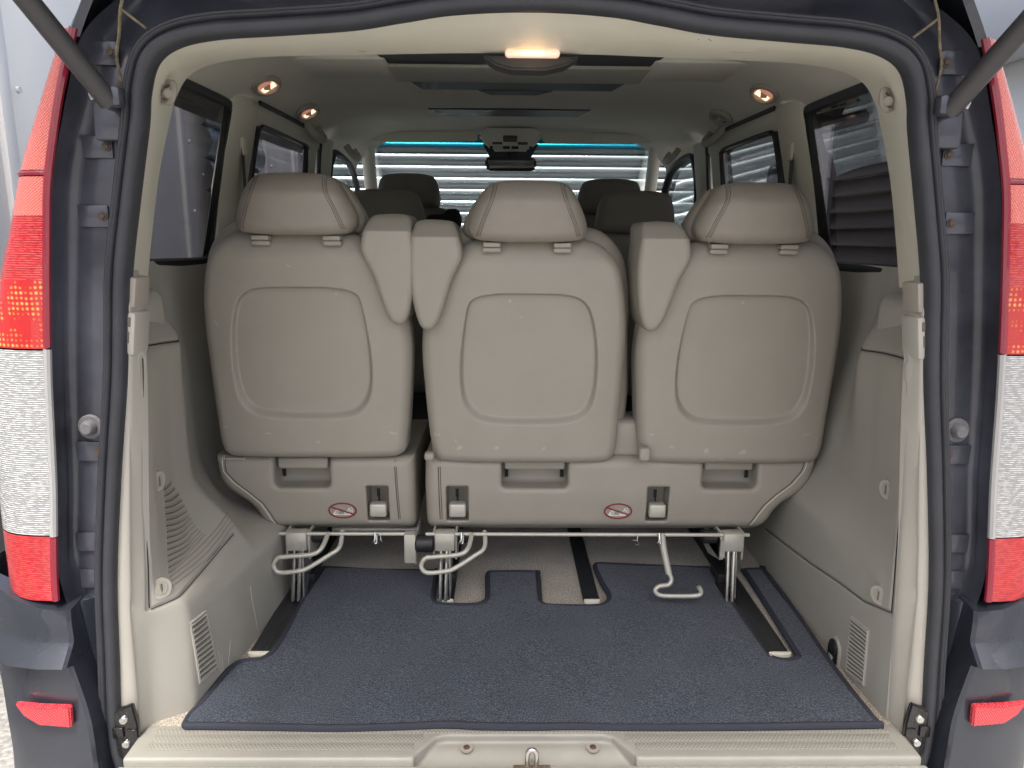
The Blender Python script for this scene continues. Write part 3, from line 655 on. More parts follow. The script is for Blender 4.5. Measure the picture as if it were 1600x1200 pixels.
# striker plates low in each corner
for sx in (-1, 1):
    a0 = .741
    poly = [(a0-.018, .072), (a0+.006, .062), (a0+.024, .050), (a0+.027, -.028), (a0+.008, -.050), (a0-.012, -.038), (a0-.024, -.012), (a0-.024, .03)]
    sp = mk('striker_plate', prism([(sx*a, z) for a, z in poly], -.010, 'xz', -.008, .003), black_gloss, van)
    for z in (.040, -.010):
        mk('bolt', join([cyl((sx*(a0), -.017, z), (sx*(a0), -.023, z), .0085, .0075, n=22, bev=.001), cyl((sx*a0, -.022, z), (sx*a0, -.0237, z), .0035, n=6)]), steel_m, sp)
    mk('latch_slot', join([rbox((sx*(a0+.012), -.020, .014), (.020, .006, .022), .002), rbox((sx*(a0-.012), -.019, .018), (.016, .004, .003), .001)]), black_gloss, sp)

# ---- floor, sill, rails
cf = mk('cargo_floor', grid(np.array([[(x, y, -.002) for x in np.linspace(-.74, .74, 12)] for y in np.linspace(.0, 3.3, 12)])), floor_m, van, 'beige carpeted load floor', smooth=False)
def tread_b(nt, p):
    tc = N(nt, 'ShaderNodeTexCoord'); v = N(nt, 'ShaderNodeTexVoronoi', Scale=190.0, Randomness=.0, feature='DISTANCE_TO_EDGE'); nt.links.new(tc.outputs['Object'], v.inputs['Vector'])
    mp = N(nt, 'ShaderNodeMapping'); mp.inputs['Scale'].default_value = (1, .8, 0); mp.inputs['Rotation'].default_value = (0, 0, R(45)); nt.links.new(tc.outputs['Object'], mp.inputs[0]); nt.links.new(mp.outputs[0], v.inputs['Vector'])
    cr = N(nt, 'ShaderNodeValToRGB'); e = cr.color_ramp.elements; e[0].position = .08; e[0].color = (.33, .325, .29, 1); e[1].position = .2; e[1].color = (.20, .196, .172, 1)
    nt.links.new(v.outputs['Distance'], cr.inputs[0]); nt.links.new(cr.outputs[0], p.inputs['Base Color'])
    bp = N(nt, 'ShaderNodeBump', Strength=.6, Distance=.002, invert=True); nt.links.new(v.outputs['Distance'], bp.inputs['Height']); nt.links.new(bp.outputs[0], p.inputs['Normal']); p.inputs['Roughness'].default_value = .5
tread_m = tex_mat('hexagon_tread', tread_b)
sill_c = mat('sill_plastic', (.28, .277, .247), .42, bump=(900, .1), var=(18, .05))
SH = -.055
def sill_fn(x, y, z):
    half = .735-np.clip(-y, -.1, .1)*.25
    body = sd_box(x, y, z, (0, -.026, -.022), (.722, .046, .0225), .006)
    body = smax(body, (np.abs(x)+(-y)*.0-.722-(y-.0)*0), .002)
    scoop = sd_poly([(-.215, -.2), (-.20, -.062), (-.165, -.016), (-.15, -.010), (.15, -.010), (.165, -.016), (.20, -.062), (.215, -.2)], x, y)
    s2 = smax(scoop, -(z+.016+sst(-.02, -.06, y)*.014), .006)
    return smax(body, -s2, .005)
sill = mk('sill_plate', sdf_mesh(sill_fn, (-.74, -.085, -.05), (.74, .03, .01), .0035), sill_c, van, 'cream plastic sill plate with hexagon-patterned tread', ang=None)
for y0, y1 in ((-.005, .008), (-.028, -.010), (-.050, -.033)):
    for x0, x1 in (((-.695, .695),) if y0 > -.008 else ((-.69, -.205 if y0 < -.03 else -.19), (.19 if y0 > -.03 else .205, .69))):
        mk('tread_strip', rbox(((x0+x1)/2, (y0+y1)/2, .0009), (x1-x0, y1-y0, .0018), .0007), tread_m, sill)
mk('sill_lip', join([rbox((0, -.0765, -.03), (1.46, .012, .03), .004)]), sill_c, sill)
for x in (-.108, .128):
    sc_ = mk('screw_recess', join([cyl((x, -.028, -.0145), (x, -.028, -.012), .012, n=24), ]), grip_m, sill)
    mk('screw', cyl((x, -.028, -.013), (x, -.028, -.0095), .006, n=16, bev=.001), rust_m, sc_)
lt = mk('latch', join([rbox((.012, -.078, -.02), (.07, .02, .012), .004), rbox((.012, -.082, -.026), (.11, .014, .012), .005)]), mat('worn_latch_steel', (.18, .14, .11), .6, .6, var=(150, .5)), van)
mk('latch_hoop', tube([(.004, -.07, -.02), (.004, -.07, .008), (.012, -.07, .016), (.020, -.07, .008), (.020, -.07, -.02)], .0045, 10), steel_m, lt)
# rails
for x, y0 in ((-.582, .250), (-.188, .486), (.188, .486), (.582, .248)):
    w = .042 if abs(x) < .4 else .050; pr = [(-w/2, 0), (-w/2, .004), (-w*.3, .007)]+[(-w*.3+w*.6*i/11, .007+(.0012 if i % 2 else 0)) for i in range(12)]+[(w*.3, .007), (w/2, .004), (w/2, 0)]
    rl = mk('floor_rail', grid(np.array([[(x+a, y, b) for a, b in pr] for y in (y0, y0+.6, 3.0)])), rail_m, van, ang=25)
    th = np.linspace(0, math.pi, 14)
    mk('rail_end_cap', prism([(x+w*.52*math.cos(t), y0+.002-.012*math.sin(t)) for t in th], .0125, 'xy', 0, .003), cream_m, rl)

# ---- headliner
sec = [(.845, 1.225), (.835, 1.255), (.81, 1.29), (.76, 1.33), (.69, 1.37), (.60, 1.392), (.48, 1.40), (.30, 1.403), (0, 1.405)]
sec = cr_curve(sec, 5); secf = np.vstack([sec, sec[::-1][1:]*[-1, 1]])
ysn = [(.212, .985, -.012), (.30, 1, 0), (.5, 1, 0), (.8, 1, 0), (1.5, 1, .006), (1.9, 1, .016), (2.2, 1, .035), (2.5, 1, .047), (2.62, .995, .044), (2.72, .985, .034), (2.76, .98, .026)]
hl = mk('headliner', grid(np.array([[(a*k, y, z+dz) for a, z in secf] for y, k, dz in ysn])), head_m, van, 'pale grey-beige roof lining')
# dark vent slots and raised duct panels in the lining
def slot(x0, x1, y0, y1, z, ends=.03, th=.006):
    return prism([(x0, y0), (x1, y0), (x1-ends, y1), (x0+ends, y1)], th, 'xy', z, .0015)
mk('roof_slot', slot(-.40, .40, .78, .965, 1.395), slotm, hl)
duct = mk('duct_panel', rbox((0, 1.075, 1.3985), (.76, .20, .022), .010), mat('duct_panel_plastic', (.46, .46, .40), .6), hl)
mk('roof_slot', slot(-.345, .345, 1.19, 1.33, 1.3965), slotm, hl)
mk('slot_handle', prism([(-.13, 1.33), (-.09, 1.40), (.07, 1.40), (.12, 1.33)], .006, 'xy', 1.394, .002), slotm, hl)
V, F = slot(-.345, .30, 1.80, 2.02, 1.3985); V = np.array(V); V[:, 2] += np.interp(V[:, 1], [1.5, 1.9, 2.2], [.006, .016, .035]); mk('roof_slot', (V, F), slotm, hl)
for x, y, sy_ in ((-.50, 1.0, 1), (.50, 1.0, 1)):
    mk('duct_shoulder', rbox((x, y+.01, 1.3985), (.26, .24, .022), .010), head_m, hl)
# cargo lamp in the header
cl = mk('cargo_lamp', prism([(-.085, 1.2375), (-.06, 1.2215), (-.03, 1.214), (.03, 1.214), (.065, 1.2215), (.092, 1.2375)], .05, 'xz', .175, .004), mat('lamp_bezel_grey', (.03, .03, .03), .5), van, 'lit cargo lamp in the roof header')
emis = mat('lamp_lens_lit', (.9, .8, .7), .3, emit=((1.0, .50, .34), .24))
emis_hot = mat('lamp_bulb_glow', (.9, .8, .7), .3, emit=((1.0, .58, .24), .8))
mk('lamp_lens', rbox((.006, .172, 1.2405), (.098, .022, .013), .0062, 4), emis, cl)
mk('bulb', rbox((.006, .164, 1.2395), (.045, .012, .009), .0044, 4), emis_hot, cl)
pl = bpy.data.lights.new('cargo_lamp_light', 'POINT'); pl.energy = .012; pl.color = (1, .62, .35); pl.shadow_soft_size = .02
po_ = bpy.data.objects.new('cargo_lamp_light', pl); S.collection.objects.link(po_); po_.location = (.006, .13, 1.215)
# reading lamps and handles on the cove
def cove(sx, y, k):      # point and frame on cove
    a, z = sec[k]; a2, z2 = sec[k+1]; t = np.array([sx*(a2-a), 0, z2-z]); t /= np.linalg.norm(t); n = np.array([-t[2]*sx, 0, sx*t[0]]) * 1.0
    n = np.cross(t, [0, 1, 0]); n = n if n[2] < 0 else -n
    return np.array([sx*a, y, z]), t, n
facet = mat('warm_lit_facet', (.9, .7, .5), .3, emit=((1.0, .60, .40), .9)); facet2 = mat('warm_glow_facet', (.7, .4, .28), .4, emit=((1., .42, .28), .16)); dull = mat('unlit_facet', (.35, .34, .31), .3)
for sx, y, lit in ((-1, 1.02, 1), (-1, 1.47, 1), (1, 1.06, 1), (1, 1.50, 0)):
    c, t, n = cove(sx, y, 17); yv = np.array([0, 1, 0.])
    def pt(u, v, w): return c+yv*u+t*v+n*w
    th = np.linspace(0, 2*np.pi, 28, endpoint=False)
    ring = tube([pt(.066*math.cos(q), .033*math.sin(q), .004) for q in th], .009, 8, closed=True, smooth=False)
    o = mk('reading_lamp', ring, mat('lamp_surround', (.44, .43, .37), .55), van)
    for s2, mm in ((-1, facet2 if lit else dull), (1, facet if lit else dull)):
        g = np.array([[pt(s2*.022+.017*u, .021*v, .004+.006*(1-u*u)) for u in np.linspace(-1, 1, 7)] for v in np.linspace(-1, 1, 5)])
        mk('lamp_lens', grid(g), mm, o)
    mk('lamp_divider', rbox(c+n*.006, (.02, .006, .02), .003), mat('lamp_surround', (.44, .43, .37), .55), o)
for sx in (-1, 1):
    for y0 in (1.60, 2.30):
        c, t, n = cove(sx, y0, 14)
        P = [c-n*.01, c+n*.035+np.array([0, .01, 0]), c+n*.05+np.array([0, .08, 0]), c+n*.035+np.array([0, .17, 0]), c-n*.01+np.array([0, .18, 0])]
        mk('grab_handle', tube(P, .012, 10, flat=1.3), mat('lamp_surround', (.44, .43, .37), .55), van)

# ---- upper side walls: pillars, windows
def wa(z): return float(np.interp(z, [.80, .86, 1.05, 1.30], [.858, .85, .845, .812]))
def wall_quad(y0b, y0t, y1b, y1t, z0, z1, off=0., n=8, m=4):
    return lambda sx: grid(np.array([[(sx*(wa(z)-off), (y0b+(y0t-y0b)*t)*(1-u)+(y1b+(y1t-y1b)*t)*u, z) for u in np.linspace(0, 1, m)] for t, z in [(i/n, z0+(z1-z0)*i/n) for i in range(n+1)]]))
pillar_m = mat('inner_pillar_plastic', (.72, .72, .62), .6, bump=(900, .1))
for sx in (-1, 1):
    T = (lambda q: q) if sx > 0 else mirx
    def tb(pts, r, **k): return tube([(sx*(wa(z)-o), y, z) for y, z, o in pts], r, 8, **k)
    # quarter window: dark rubber frame, glass
    q = mk('quarter_window', tube([(sx*(wa(z)-.004), y, z) for y, z in [(.26, .855), (.50, .852), (.74, .85), (.795, .865), (.815, .90), (.88, 1.10), (.93, 1.24), (.926, 1.268), (.90, 1.278), (.60, 1.275), (.26, 1.27)]], .008, 8, closed=False, flat=1.6), dark_m, van)
    mk('glass', wall_quad(.25, .25, .81, .94, .85, 1.28, -.003)(sx), privacy, q, rec=False)
    band = prism([(.75, .852), (.81, .86), (.94, 1.27), (.90, 1.27)], .002, 'yz', 0)
    V = np.array(band[0]); V[:, 0] = sx*(np.array([wa(z) for z in V[:, 2]])-V[:, 0]-.002); mk('ceramic_band', (V, band[1]), dark_m, q)
    # C pillar
    cp = mk('centre_pillar', join([grid(np.array([[(sx*(wa(z)-o), y+(z-.85)*.26+.0, z) for y, o in ((.818, -.01), (.826, .014), (.84, .022), (.90, .03), (.985, .028), (1.0, .018), (1.005, -.01))] for z in np.linspace(.60, 1.31, 12)]))]), pillar_m, van)
    mk('belt_guide', rbox((sx*.80, .985, 1.17), (.018, .035, .05), .006), cream_m, cp)
    # sliding door window
    dw = mk('door_window', join([tube([(sx*(wa(z)-.012), y, z) for y, z in [(1.06, .9), (1.115, 1.10), (1.14, 1.22), (1.165, 1.245), (1.22, 1.255), (1.60, 1.262), (1.70, 1.25), (1.715, 1.22), (1.70, 1.0), (1.68, .9)]], .008, 8, flat=1.5)]), dark_m, van)
    mk('glass', wall_quad(1.0, 1.12, 1.69, 1.71, .86, 1.26, 0)(sx), privacy, dw, rec=False)
    mk('door_frame_trim', join([grid(np.array([[(sx*(wa(z)-o), y, z) for z, o in ((1.25, .01), (1.262, .024), (1.30, .028), (1.325, .02))] for y in np.linspace(1.05, 1.86, 8)])),
                                grid(np.array([[(sx*(wa(z)-o), y, z) for y, o in ((1.705, .0), (1.715, .022), (1.80, .026), (1.83, .02))] for z in np.linspace(.80, 1.31, 8)]))]), pillar_m, dw)
    mk('door_seal', tube([(sx*(wa(z)-.026), y, z) for y, z in [(1.10, 1.312), (1.5, 1.318), (1.80, 1.315), (1.85, 1.29), (1.86, 1.2), (1.85, .9)]], .009, 8), dark_m, dw)
    # B pillar
    mk('front_pillar', grid(np.array([[(sx*(wa(z)-o), y, z) for y, o in ((1.86, .0), (1.875, .035), (1.92, .045), (2.0, .045), (2.035, .03), (2.045, .0))] for z in np.linspace(.6, 1.31, 8)])), pillar_m, van)
    # front door window, raked
    fw = mk('front_door_window', tube([(sx*(wa(z)-.02), y, z) for y, z in [(2.07, .9), (2.06, 1.15), (2.075, 1.24), (2.13, 1.275), (2.30, 1.275), (2.55, 1.235), (2.80, 1.10), (3.02, .92)]], .015, 8, flat=1.4), dark_m, van)
    mk('glass', grid(np.array([[(sx*(wa(z)-.005), y, z) for y, z in ((2.06, z0), (y1, z0))] for z0, y1 in ((.88, 3.05), (1.1, 2.80), (1.24, 2.5), (1.28, 2.3))])), clear_g, fw, rec=False)
    mk('windscreen_pillar', tube([(sx*.81, 3.45, .86), (sx*.795, 3.1, 1.07), (sx*.770, 2.84, 1.31), (sx*.745, 2.70, 1.42)], .034, 12, flat=1.2), pillar_m, van)
    # lower wall beyond trims (door cards) and seat belt
    mk('door_card', grid(np.array([[(sx*a, y, z) for z, a in ((0, .80), (.5, .83), (.80, .84), (.85, .835), (.86, .86))] for y in (1.08, 2.0, 3.2)])), mat('door_card_plastic', (.26, .25, .22), .6), van)
    mk('belt_reel_cover', rbox((sx*.80, .25, .755), (.07, .22, .11), .0345, 5), trim_m, van)
    mk('seat_belt', tube([(sx*.80, .98, 1.165), (sx*.79, .95, 1.0), (sx*.78, .93, .7)], .014, 8, flat=.1), mat('belt_webbing', (.11, .105, .095), .8), van)
# windscreen with tint band, visors, console, mirror, dashboard
ws = lambda t, x: (x, 2.73+.95*t, 1.430-.565*t-.02*t*(1-t))
wsc = mk('windscreen', grid(np.array([[ws(t, x*(1+.05*t)) for x in np.linspace(-.77, .77, 9)] for t in np.linspace(.08, 1, 8)])), clear_g, van, rec=False)
mk('tint_band', grid(np.array([[ws(t, x) for x in np.linspace(-.77, .77, 9)] for t in np.linspace(-.03, .08, 3)])), band_g, wsc, rec=False)
mk('front_edge', join([rbox((0, 2.80, 1.448), (1.56, .10, .022), .008)]), pillar_m, van)
for x0, x1, nm in ((-.76, -.17, 'left'), (.14, .74, 'right')):
    mk('sun_visor', prism([(x0, 1.440), (x1, 1.445), (x1-.01, 1.396), ((x0+x1)/2, 1.388), (x0+.02, 1.391)], .018, 'xz', 2.62, .006), pillar_m, van)
ov = mk('overhead_console', prism([(-.13, 1.445), (.11, 1.445), (.148, 1.42), (.14, 1.39), (.10, 1.362), (.085, 1.341), (-.105, 1.341), (-.12, 1.362), (-.16, 1.39), (-.168, 1.42)], .10, 'xz', 2.50, .018, 4), mat('console_plastic', (.72, .72, .64), .5), van)
mk('switch', join([rbox((-.012, 2.497, 1.393), (.07, .012, .03), .004), rbox((-.075, 2.497, 1.371), (.05, .01, .012), .003), rbox((.05, 2.497, 1.371), (.05, .01, .012), .003)]), mat('switch_grey', (.07, .07, .065), .4), ov)
mk('switch', join([rbox((x, 2.497, 1.351), (w_, .012, .013), .003) for x, w_ in ((-.105, .015), (-.03, .034), (.012, .034), (.09, .015))]), dark_m, ov)
mk('sensor_shroud', prism([(-.155, 1.39), (.14, 1.39), (.075, 1.29), (-.095, 1.29)], .05, 'xz', 2.68, .004), mat('dark_blue_glass_mask', (.012, .02, .03), .3), van)
rm = mk('rear_view_mirror', prism([(-.135, 1.292), (-.12, 1.302), (.10, 1.302), (.118, 1.292), (.118, 1.252), (.10, 1.237), (-.118, 1.237), (-.135, 1.252)], .03, 'xz', 2.46, .009, 3), dark_m, van)
mk('mirror_glass', prism([(-.122, 1.288), (.105, 1.288), (.105, 1.254), (-.112, 1.249)], .002, 'xz', 2.4575, .0004), chrome_m, rm)
mk('mirror_stem', cyl((-.01, 2.49, 1.29), (-.01, 2.66, 1.35), .012, n=14), dark_m, rm)
mk('dashboard', join([rbox((0, 3.35, .68), (1.62, .62, .46), .06, 4)]), mat('dashboard_grey', (.055, .055, .055), .6), van)
mk('front_bulkhead', rbox((0, 3.75, .40), (1.9, .08, .9), .02), paint_m, van)

# ------------------------------------------------------------------ REAR SEATS
TILT = .075
def yt(y, z): return y+TILT*(z-.38)
BACK = [(-.232, .41), (-.238, .46), (-.247, .58), (-.250, .66), (-.240, .735), (-.205, .80), (-.175, .85), (-.158, .885), (-.13, .910), (-.06, .922), (0, .924), (.08, .922), (.15, .912), (.192, .885), (.218, .84), (.233, .77), (.238, .70), (.236, .60),
        (.232, .50), (.230, .43), (.226, .396), (.210, .374), (.16, .369), (-.16, .369), (-.212, .373), (-.230, .390)]
BACK = cr_curve(BACK, 3, True)
RECESS = cr_curve([(-.140, .745), (-.122, .778), (-.07, .789), (.0, .790), (.09, .788), (.132, .772), (.153, .735), (.166, .66), (.166, .57), (.150, .512), (.110, .487), (.02, .480), (-.08, .483), (-.125, .500), (-.150, .545), (-.154, .63)], 4, True)
def back_fn(x, y, z):
    yy = yt(y, z); d2 = sd_poly(BACK, x, z); r = sd_poly(RECESS, x, z)
    wd = .004+.007*sst(.76, .60, z)+.011*sst(.57, .50, z)
    yy = yy-.017*sst(.5, -.5, r/wd)-.022*(np.abs(x)/.25)**3.8-.030*sst(.85, .93, z)
    return extr(d2, yy-.05, .05, .025)*.9
def padpoly(z0=.52):
    return cr_curve([(-.205, z0), (-.215, .7), (-.205, .84), (-.19, .92), (-.13, .945), (0, .95), (.14, .945), (.205, .915), (.245, .84), (.255, .7), (.24, z0), (0, z0-.02)], 4, True)
def cush_fn(x, y, z):
    return extr(sd_poly(PAD, x, z), yt(y, z)-.125, .055, .04)
PAD = padpoly(.40)
ARM = cr_curve([(-.262, .925), (-.254, .950), (-.235, .957), (-.192, .956), (-.168, .948), (-.152, .905), (-.150, .870), (-.172, .824), (-.187, .775), (-.200, .737), (-.217, .711), (-.240, .711), (-.254, .738), (-.264, .79), (-.268, .86)], 3, True)
def arm_fn(x, y, z):
    yy = yt(y, z)-1.3*np.maximum(0, z-.918); return extr(sd_poly(ARM, x, z), yy-.055, .085, .015)
HEAD = cr_curve([(-.131, .925), (-.137, .945), (-.126, .975), (-.103, 1.015), (-.085, 1.035), (-.05, 1.043), (.05, 1.043), (.085, 1.036), (.103, 1.015), (.126, .970), (.134, .945), (.128, .920), (.10, .911), (0, .908), (-.105, .911)], 3, True)
def head_fn(x, y, z):
    yy = yt(y, z)-.03*(np.abs(x)/.13)**3-.03*sst(.99, 1.05, z); return extr(sd_poly(HEAD, x, z), yy-.01, .048, .028)
HEADB = HEAD*[1.07, 1]+[-.004, 0]; HEADB[:, 1] = .98+(HEADB[:, 1]-.98)*.97-.004
def headb_fn(x, y, z): return extr(sd_poly(HEADB, x, z), yt(y, z)-.085, .045, .035)
parts_cache = {}
def cached(k, f):
    if k not in parts_cache: parts_cache[k] = f()
    return parts_cache[k]
def surf_line(fn, pts, r, out=.0, n=20):
    P = []
    for k in range(len(pts)-1):
        for t in np.linspace(0, 1, n, endpoint=False):
            x = pts[k][0]*(1-t)+pts[k+1][0]*t; z = pts[k][1]*(1-t)+pts[k+1][1]*t; P.append((x, front_y(fn, x, z)-out, z))
    return P
def stitches(fn, pts, r=.0009, step=.0045):
    C = cr_curve(pts, 30); L = np.concatenate([[0], np.cumsum(np.linalg.norm(np.diff(C, axis=0), axis=1))]); out = []
    s = 0
    while s+step*.6 < L[-1]:
        a = [np.interp(s, L, C[:, i]) for i in (0, 1)]; b = [np.interp(s+step*.62, L, C[:, i]) for i in (0, 1)]
        pa = np.array((a[0], front_y(fn, *a)-.0004, a[1])); pb = np.array((b[0], front_y(fn, *b)-.0004, b[1]))
        out.append(cyl(pa, pb, r, n=5)); s += step
    return join(out)
scuff_m = mat('pale_scuff', (.40, .375, .32), .7)
def scuffs(fn, spots):
    """small irregular rubbed marks lying on the panel"""
    out = []
    for x, z, w, h, ang in spots:
        ns = 9; ring = []
        for k in range(ns):
            q = 2*math.pi*k/ns; rr = random.uniform(.6, 1.1); u = w*math.cos(q)*rr; v = h*math.sin(q)*rr
            xx = x+u*math.cos(ang)-v*math.sin(ang); z2 = z+u*math.sin(ang)+v*math.cos(ang); ring.append((xx, front_y(fn, xx, z2, n=400)-.0004, z2))
        out.append((np.array(ring), [tuple(range(ns))]))
    return join(out)
def build_back(cx, sgn, parent, y0=.49, spots=(), dz=0.):
    """one rear backrest with headrest and folded armrest; sgn=1 armrest to the left"""
    Tm = (lambda q: q) if sgn > 0 else mirx
    P = lambda q: xf(Tm(q), loc=(cx, y0, dz))
    b = mk('backrest', P(cached('b', lambda: sdf_mesh(back_fn, (-.275, -.08, .355), (.265, .13, .94), .003))), seat_m, parent, ang=None)
    for sp_ in spots: mk('scuff_mark', P(scuffs(back_fn, [sp_])), scuff_m, b, smooth=False)
    mk('back_cushion', P(cached('c', lambda: sdf_mesh(cush_fn, (-.28, .01, .36), (.28, .21, .97), .006))), leather_m, parent, ang=None)
    a = mk('armrest', P(cached('a', lambda: sdf_mesh(arm_fn, (-.285, -.10, .69), (-.13, .17, .975), .0035))), seat_m, parent, ang=None)
    h = mk('headrest', P(cached('h', lambda: sdf_mesh(head_fn, (-.16, -.13, .90), (.16, .08, 1.06), .0035))), leather_m, parent, ang=None)
    mk('headrest_pad', P(cached('hb', lambda: sdf_mesh(headb_fn, (-.17, -.03, .89), (.16, .15, 1.06), .0045))), leather_m, h, ang=None)
    for s in (-1, 1):
        pts = [(s*.116, .922), (s*.104, .955), (s*.085, 1.0), (s*.077, 1.036)]
        mk('stitching', P(stitches(head_fn, pts)), stitch_m, h); pts2 = [(x-s*.0075, z) for x, z in pts]
        mk('stitching', P(stitches(head_fn, pts2)), stitch_m, h)
        mk('seam', P(tube(surf_line(head_fn, [(p[0]-s*.00375, p[1]) for p in pts], 0, -.0004, 8), .0009, 5, smooth=False)), mat('leather_seam', (.14, .12, .095), .8), h)
        g = mk('headrest_guide', P(join([rbox((s*.080-.002, -.030, .902), (.040, .034, .011), .0035, 3), rbox((s*.080-.002, -.026, .8905), (.042, .034, .011), .004, 3)])), seat_m, parent)
        mk('headrest_post', P(cyl((s*.078-.002, .0, .90), (s*.078-.002, -.006, .95), .006, n=12)), steel_m, h)
    mk('release_button', P(rbox((-.097, -.016, .909), (.008, .008, .006), .002)), seat_m, parent)
    return b
# seat base shapes
def base_fn_factory(poly, pockets, levers, tops):
    BP = np.array(poly)
    def fn(x, y, z):
        yy = y-.022*sst(.225, .17, z)**2-.012*sst(.30, .18, z)
        d = extr(sd_poly(BP, x, z)+.004, yy-.20, .20, .024)-.003
        for (x0, x1, z0, z1) in pockets:
            q = sd_box(x, y, z, ((x0+x1)/2, .0, (z0+z1)/2+.02), ((x1-x0)/2, .062, (z1-z0)/2+.02), .014); d = smax(d, -q, .012)
        for (x0, x1, z0, z1) in levers:
            q = sd_box(x, y, z, ((x0+x1)/2, .03, (z0+z1)/2), ((x1-x0)/2, .035, (z1-z0)/2), .004); d = smax(d, -q, .003)
        return d*.9
    return fn
def leg_set(x, parent):
    o = mk('leg_bracket', join([rbox((x, .505, .165), (.052, .035, .050), .006), rbox((x+.028, .55, .15), (.006, .10, .075), .003), rbox((x-.028, .55, .15), (.006, .10, .075), .003)]), metal_m, parent)
    mk('leg', join([tube([(x-.009, .50, .15), (x-.010, .49, .09), (x-.012, .475, .012)], .0050, 8), tube([(x+.006, .50, .15), (x+.004, .49, .09), (x+.002, .475, .012)], .0050, 8),
                    prism([(.50, .15), (.60, .15), (.57, .06), (.50, .012), (.485, .012)], .004, 'yz', x+.010, .001)]), steel_m, parent)
    mk('rail_latch', join([rbox((x, .53, .012), (.026, .10, .010), .003), rbox((x+.006, .60, .028), (.03, .08, .03), .004)]), dark_m, parent)
    hx = -1 if x > .4 else 1
    mk('hub', cyl((x+.03*hx, .53, .165), (x+.07*hx, .53, .165), .018, n=20, bev=.004), dark_m, parent)
def pocket_parts(x0, x1, z0, parent, y0, slits=(1, 1)):
    mk('fold_handle', join([rbox(((x0+x1)/2, y0+.022, .358), (x1-x0-.008, .018, .030), .006, 3)]), seat_m, parent)
    sl_ = []
    if slits[0]: sl_.append(rbox((x0+.009, y0+.046, z0+.032), (.0095, .005, .034), .0022))
    if slits[1]: sl_.append(rbox((x1-.009, y0+.046, z0+.032), (.0095, .005, .034), .0022))
    mk('handle_slit', join(sl_), gap_m, parent)
def lever_parts(x, parent, y0):
    l = mk('release_lever', rbox((x, y0+.012, .238), (.043, .030, .036), .006, 3), metal_m, parent)
    mk('lever_slot', join([rbox((x-.002, y0+.0285, .276), (.0085, .003, .022), .0014), rbox((x-.001, y0+.0285, .262), (.005, .003, .018), .0012)]), gap_m, l)
def sticker(cx, cz, parent, fn, oy):
    # no-step pictogram: red oval ring, slash, white foot and lever outline
    def yy(x, z): return front_y(fn, x, z)+oy-.0009
    th = np.linspace(0, 2*np.pi, 40, endpoint=False); rx, rz_ = .0345, .0205
    ring = tube([(cx+rx*math.cos(t), yy(cx+rx*math.cos(t), cz+rz_*math.sin(t)), cz+rz_*math.sin(t)) for t in th], .0019, 6, closed=True, smooth=False)
    sl_ = tube([(cx+u*rx*.86, yy(cx+u*rx*.86, cz-u*rz_*.52)-.0008, cz-u*rz_*.52) for u in np.linspace(-1, 1, 9)], .0018, 6, smooth=False)
    o = mk('warning_sticker', join([ring, sl_]), red_m, parent, 'red oval no-step pictogram with white drawing')
    def ln(pts, r=.0011): return tube([(cx+a, yy(cx+a, cz+b_)-.0002, cz+b_) for a, b_ in pts], r, 5, smooth=False)
    mk('pictogram_line', join([ln([(-.024, -.010), (-.017, .001), (-.012, .003), (-.009, -.001), (-.015, -.010), (-.024, -.010)]), ln([(-.021, -.009), (-.013, .001)]), ln([(-.022, -.0115), (.02, -.0115)]),
                           ln([(.004, -.010), (.005, -.006), (.012, -.003), (.016, .007), (.024, .008), (.026, -.002), (.024, -.009), (.004, -.010)]), ln([(.016, .004), (.022, -.002)])]), white_m, o)
    fx = prism([(cx+a, cz+b_) for a, b_ in [(.007, -.009), (.008, -.0065), (.014, -.003), (.018, .005), (.023, .006), (.024, -.003), (.021, -.009)]], .0004, 'xz', 0)
    V = np.array(fx[0]); V[:, 1] = [yy(a, b_)+.0001 for a, b_ in V[:, [0, 2]]]; mk('pictogram_foot', (V[:len(V)//2], [tuple(range(len(V)//2))]), mat('pictogram_grey', (.42, .42, .41), .6), o, smooth=False)

Y0 = .49
# left single seat
single = empty('single_rear_seat', (-.5, .55, .0), 'single beige rear seat standing alone at the left, armrest folded up on its right side', 'seat')
sp1 = [(.10, .437, .010, .003, .1), (-.20, .437, .012, .004, .3), (-.02, .415, .006, .004, .8), (-.08, .775, .004, .004, 0), (.20, .705, .010, .004, .8), (.02, .84, .010, .002, .4), (.205, .45, .008, .004, .2)]
build_back(-.512, -1, single, spots=sp1, dz=.012)
LB = [(-.264, .380), (-.264, .30), (-.266, .19), (-.274, .174), (-.30, .170), (-.608, .170), (-.634, .175), (-.650, .190), (-.661, .210), (-.671, .232), (-.688, .253), (-.714, .272), (-.738, .291), (-.753, .315), (-.760, .345), (-.762, .380)]
pk1 = [(-.615, -.475, .298, .42)]; lv1 = [(-.386, -.330, .207, .304)]
fn1 = base_fn_factory(LB, pk1, lv1, None); fn1w = lambda x, y, z: fn1(x, y-Y0-.028, z)
bs = mk('seat_base', sdf_mesh(fn1w, (-.80, Y0-.03, .16), (-.24, Y0+.44, .48), .0042), seat_m, single, ang=None)
pocket_parts(-.612, -.478, .298, bs, Y0+.028, (1, 0)); lever_parts(-.358, bs, Y0+.028); sticker(-.448, .237, bs, lambda x, y, z: fn1w(x, y+Y0, z), Y0)
fline = lambda x, y, z: fn1w(x, y+Y0, z)
def wl(fn, pts, r, out): return tube([(x, y+Y0, z) for x, y, z in surf_line(fn, pts, 0, out, 10)], r, 6, smooth=False)
pip = [(-.742, .375), (-.738, .34), (-.715, .312), (-.68, .283), (-.652, .255), (-.636, .225), (-.622, .192)]
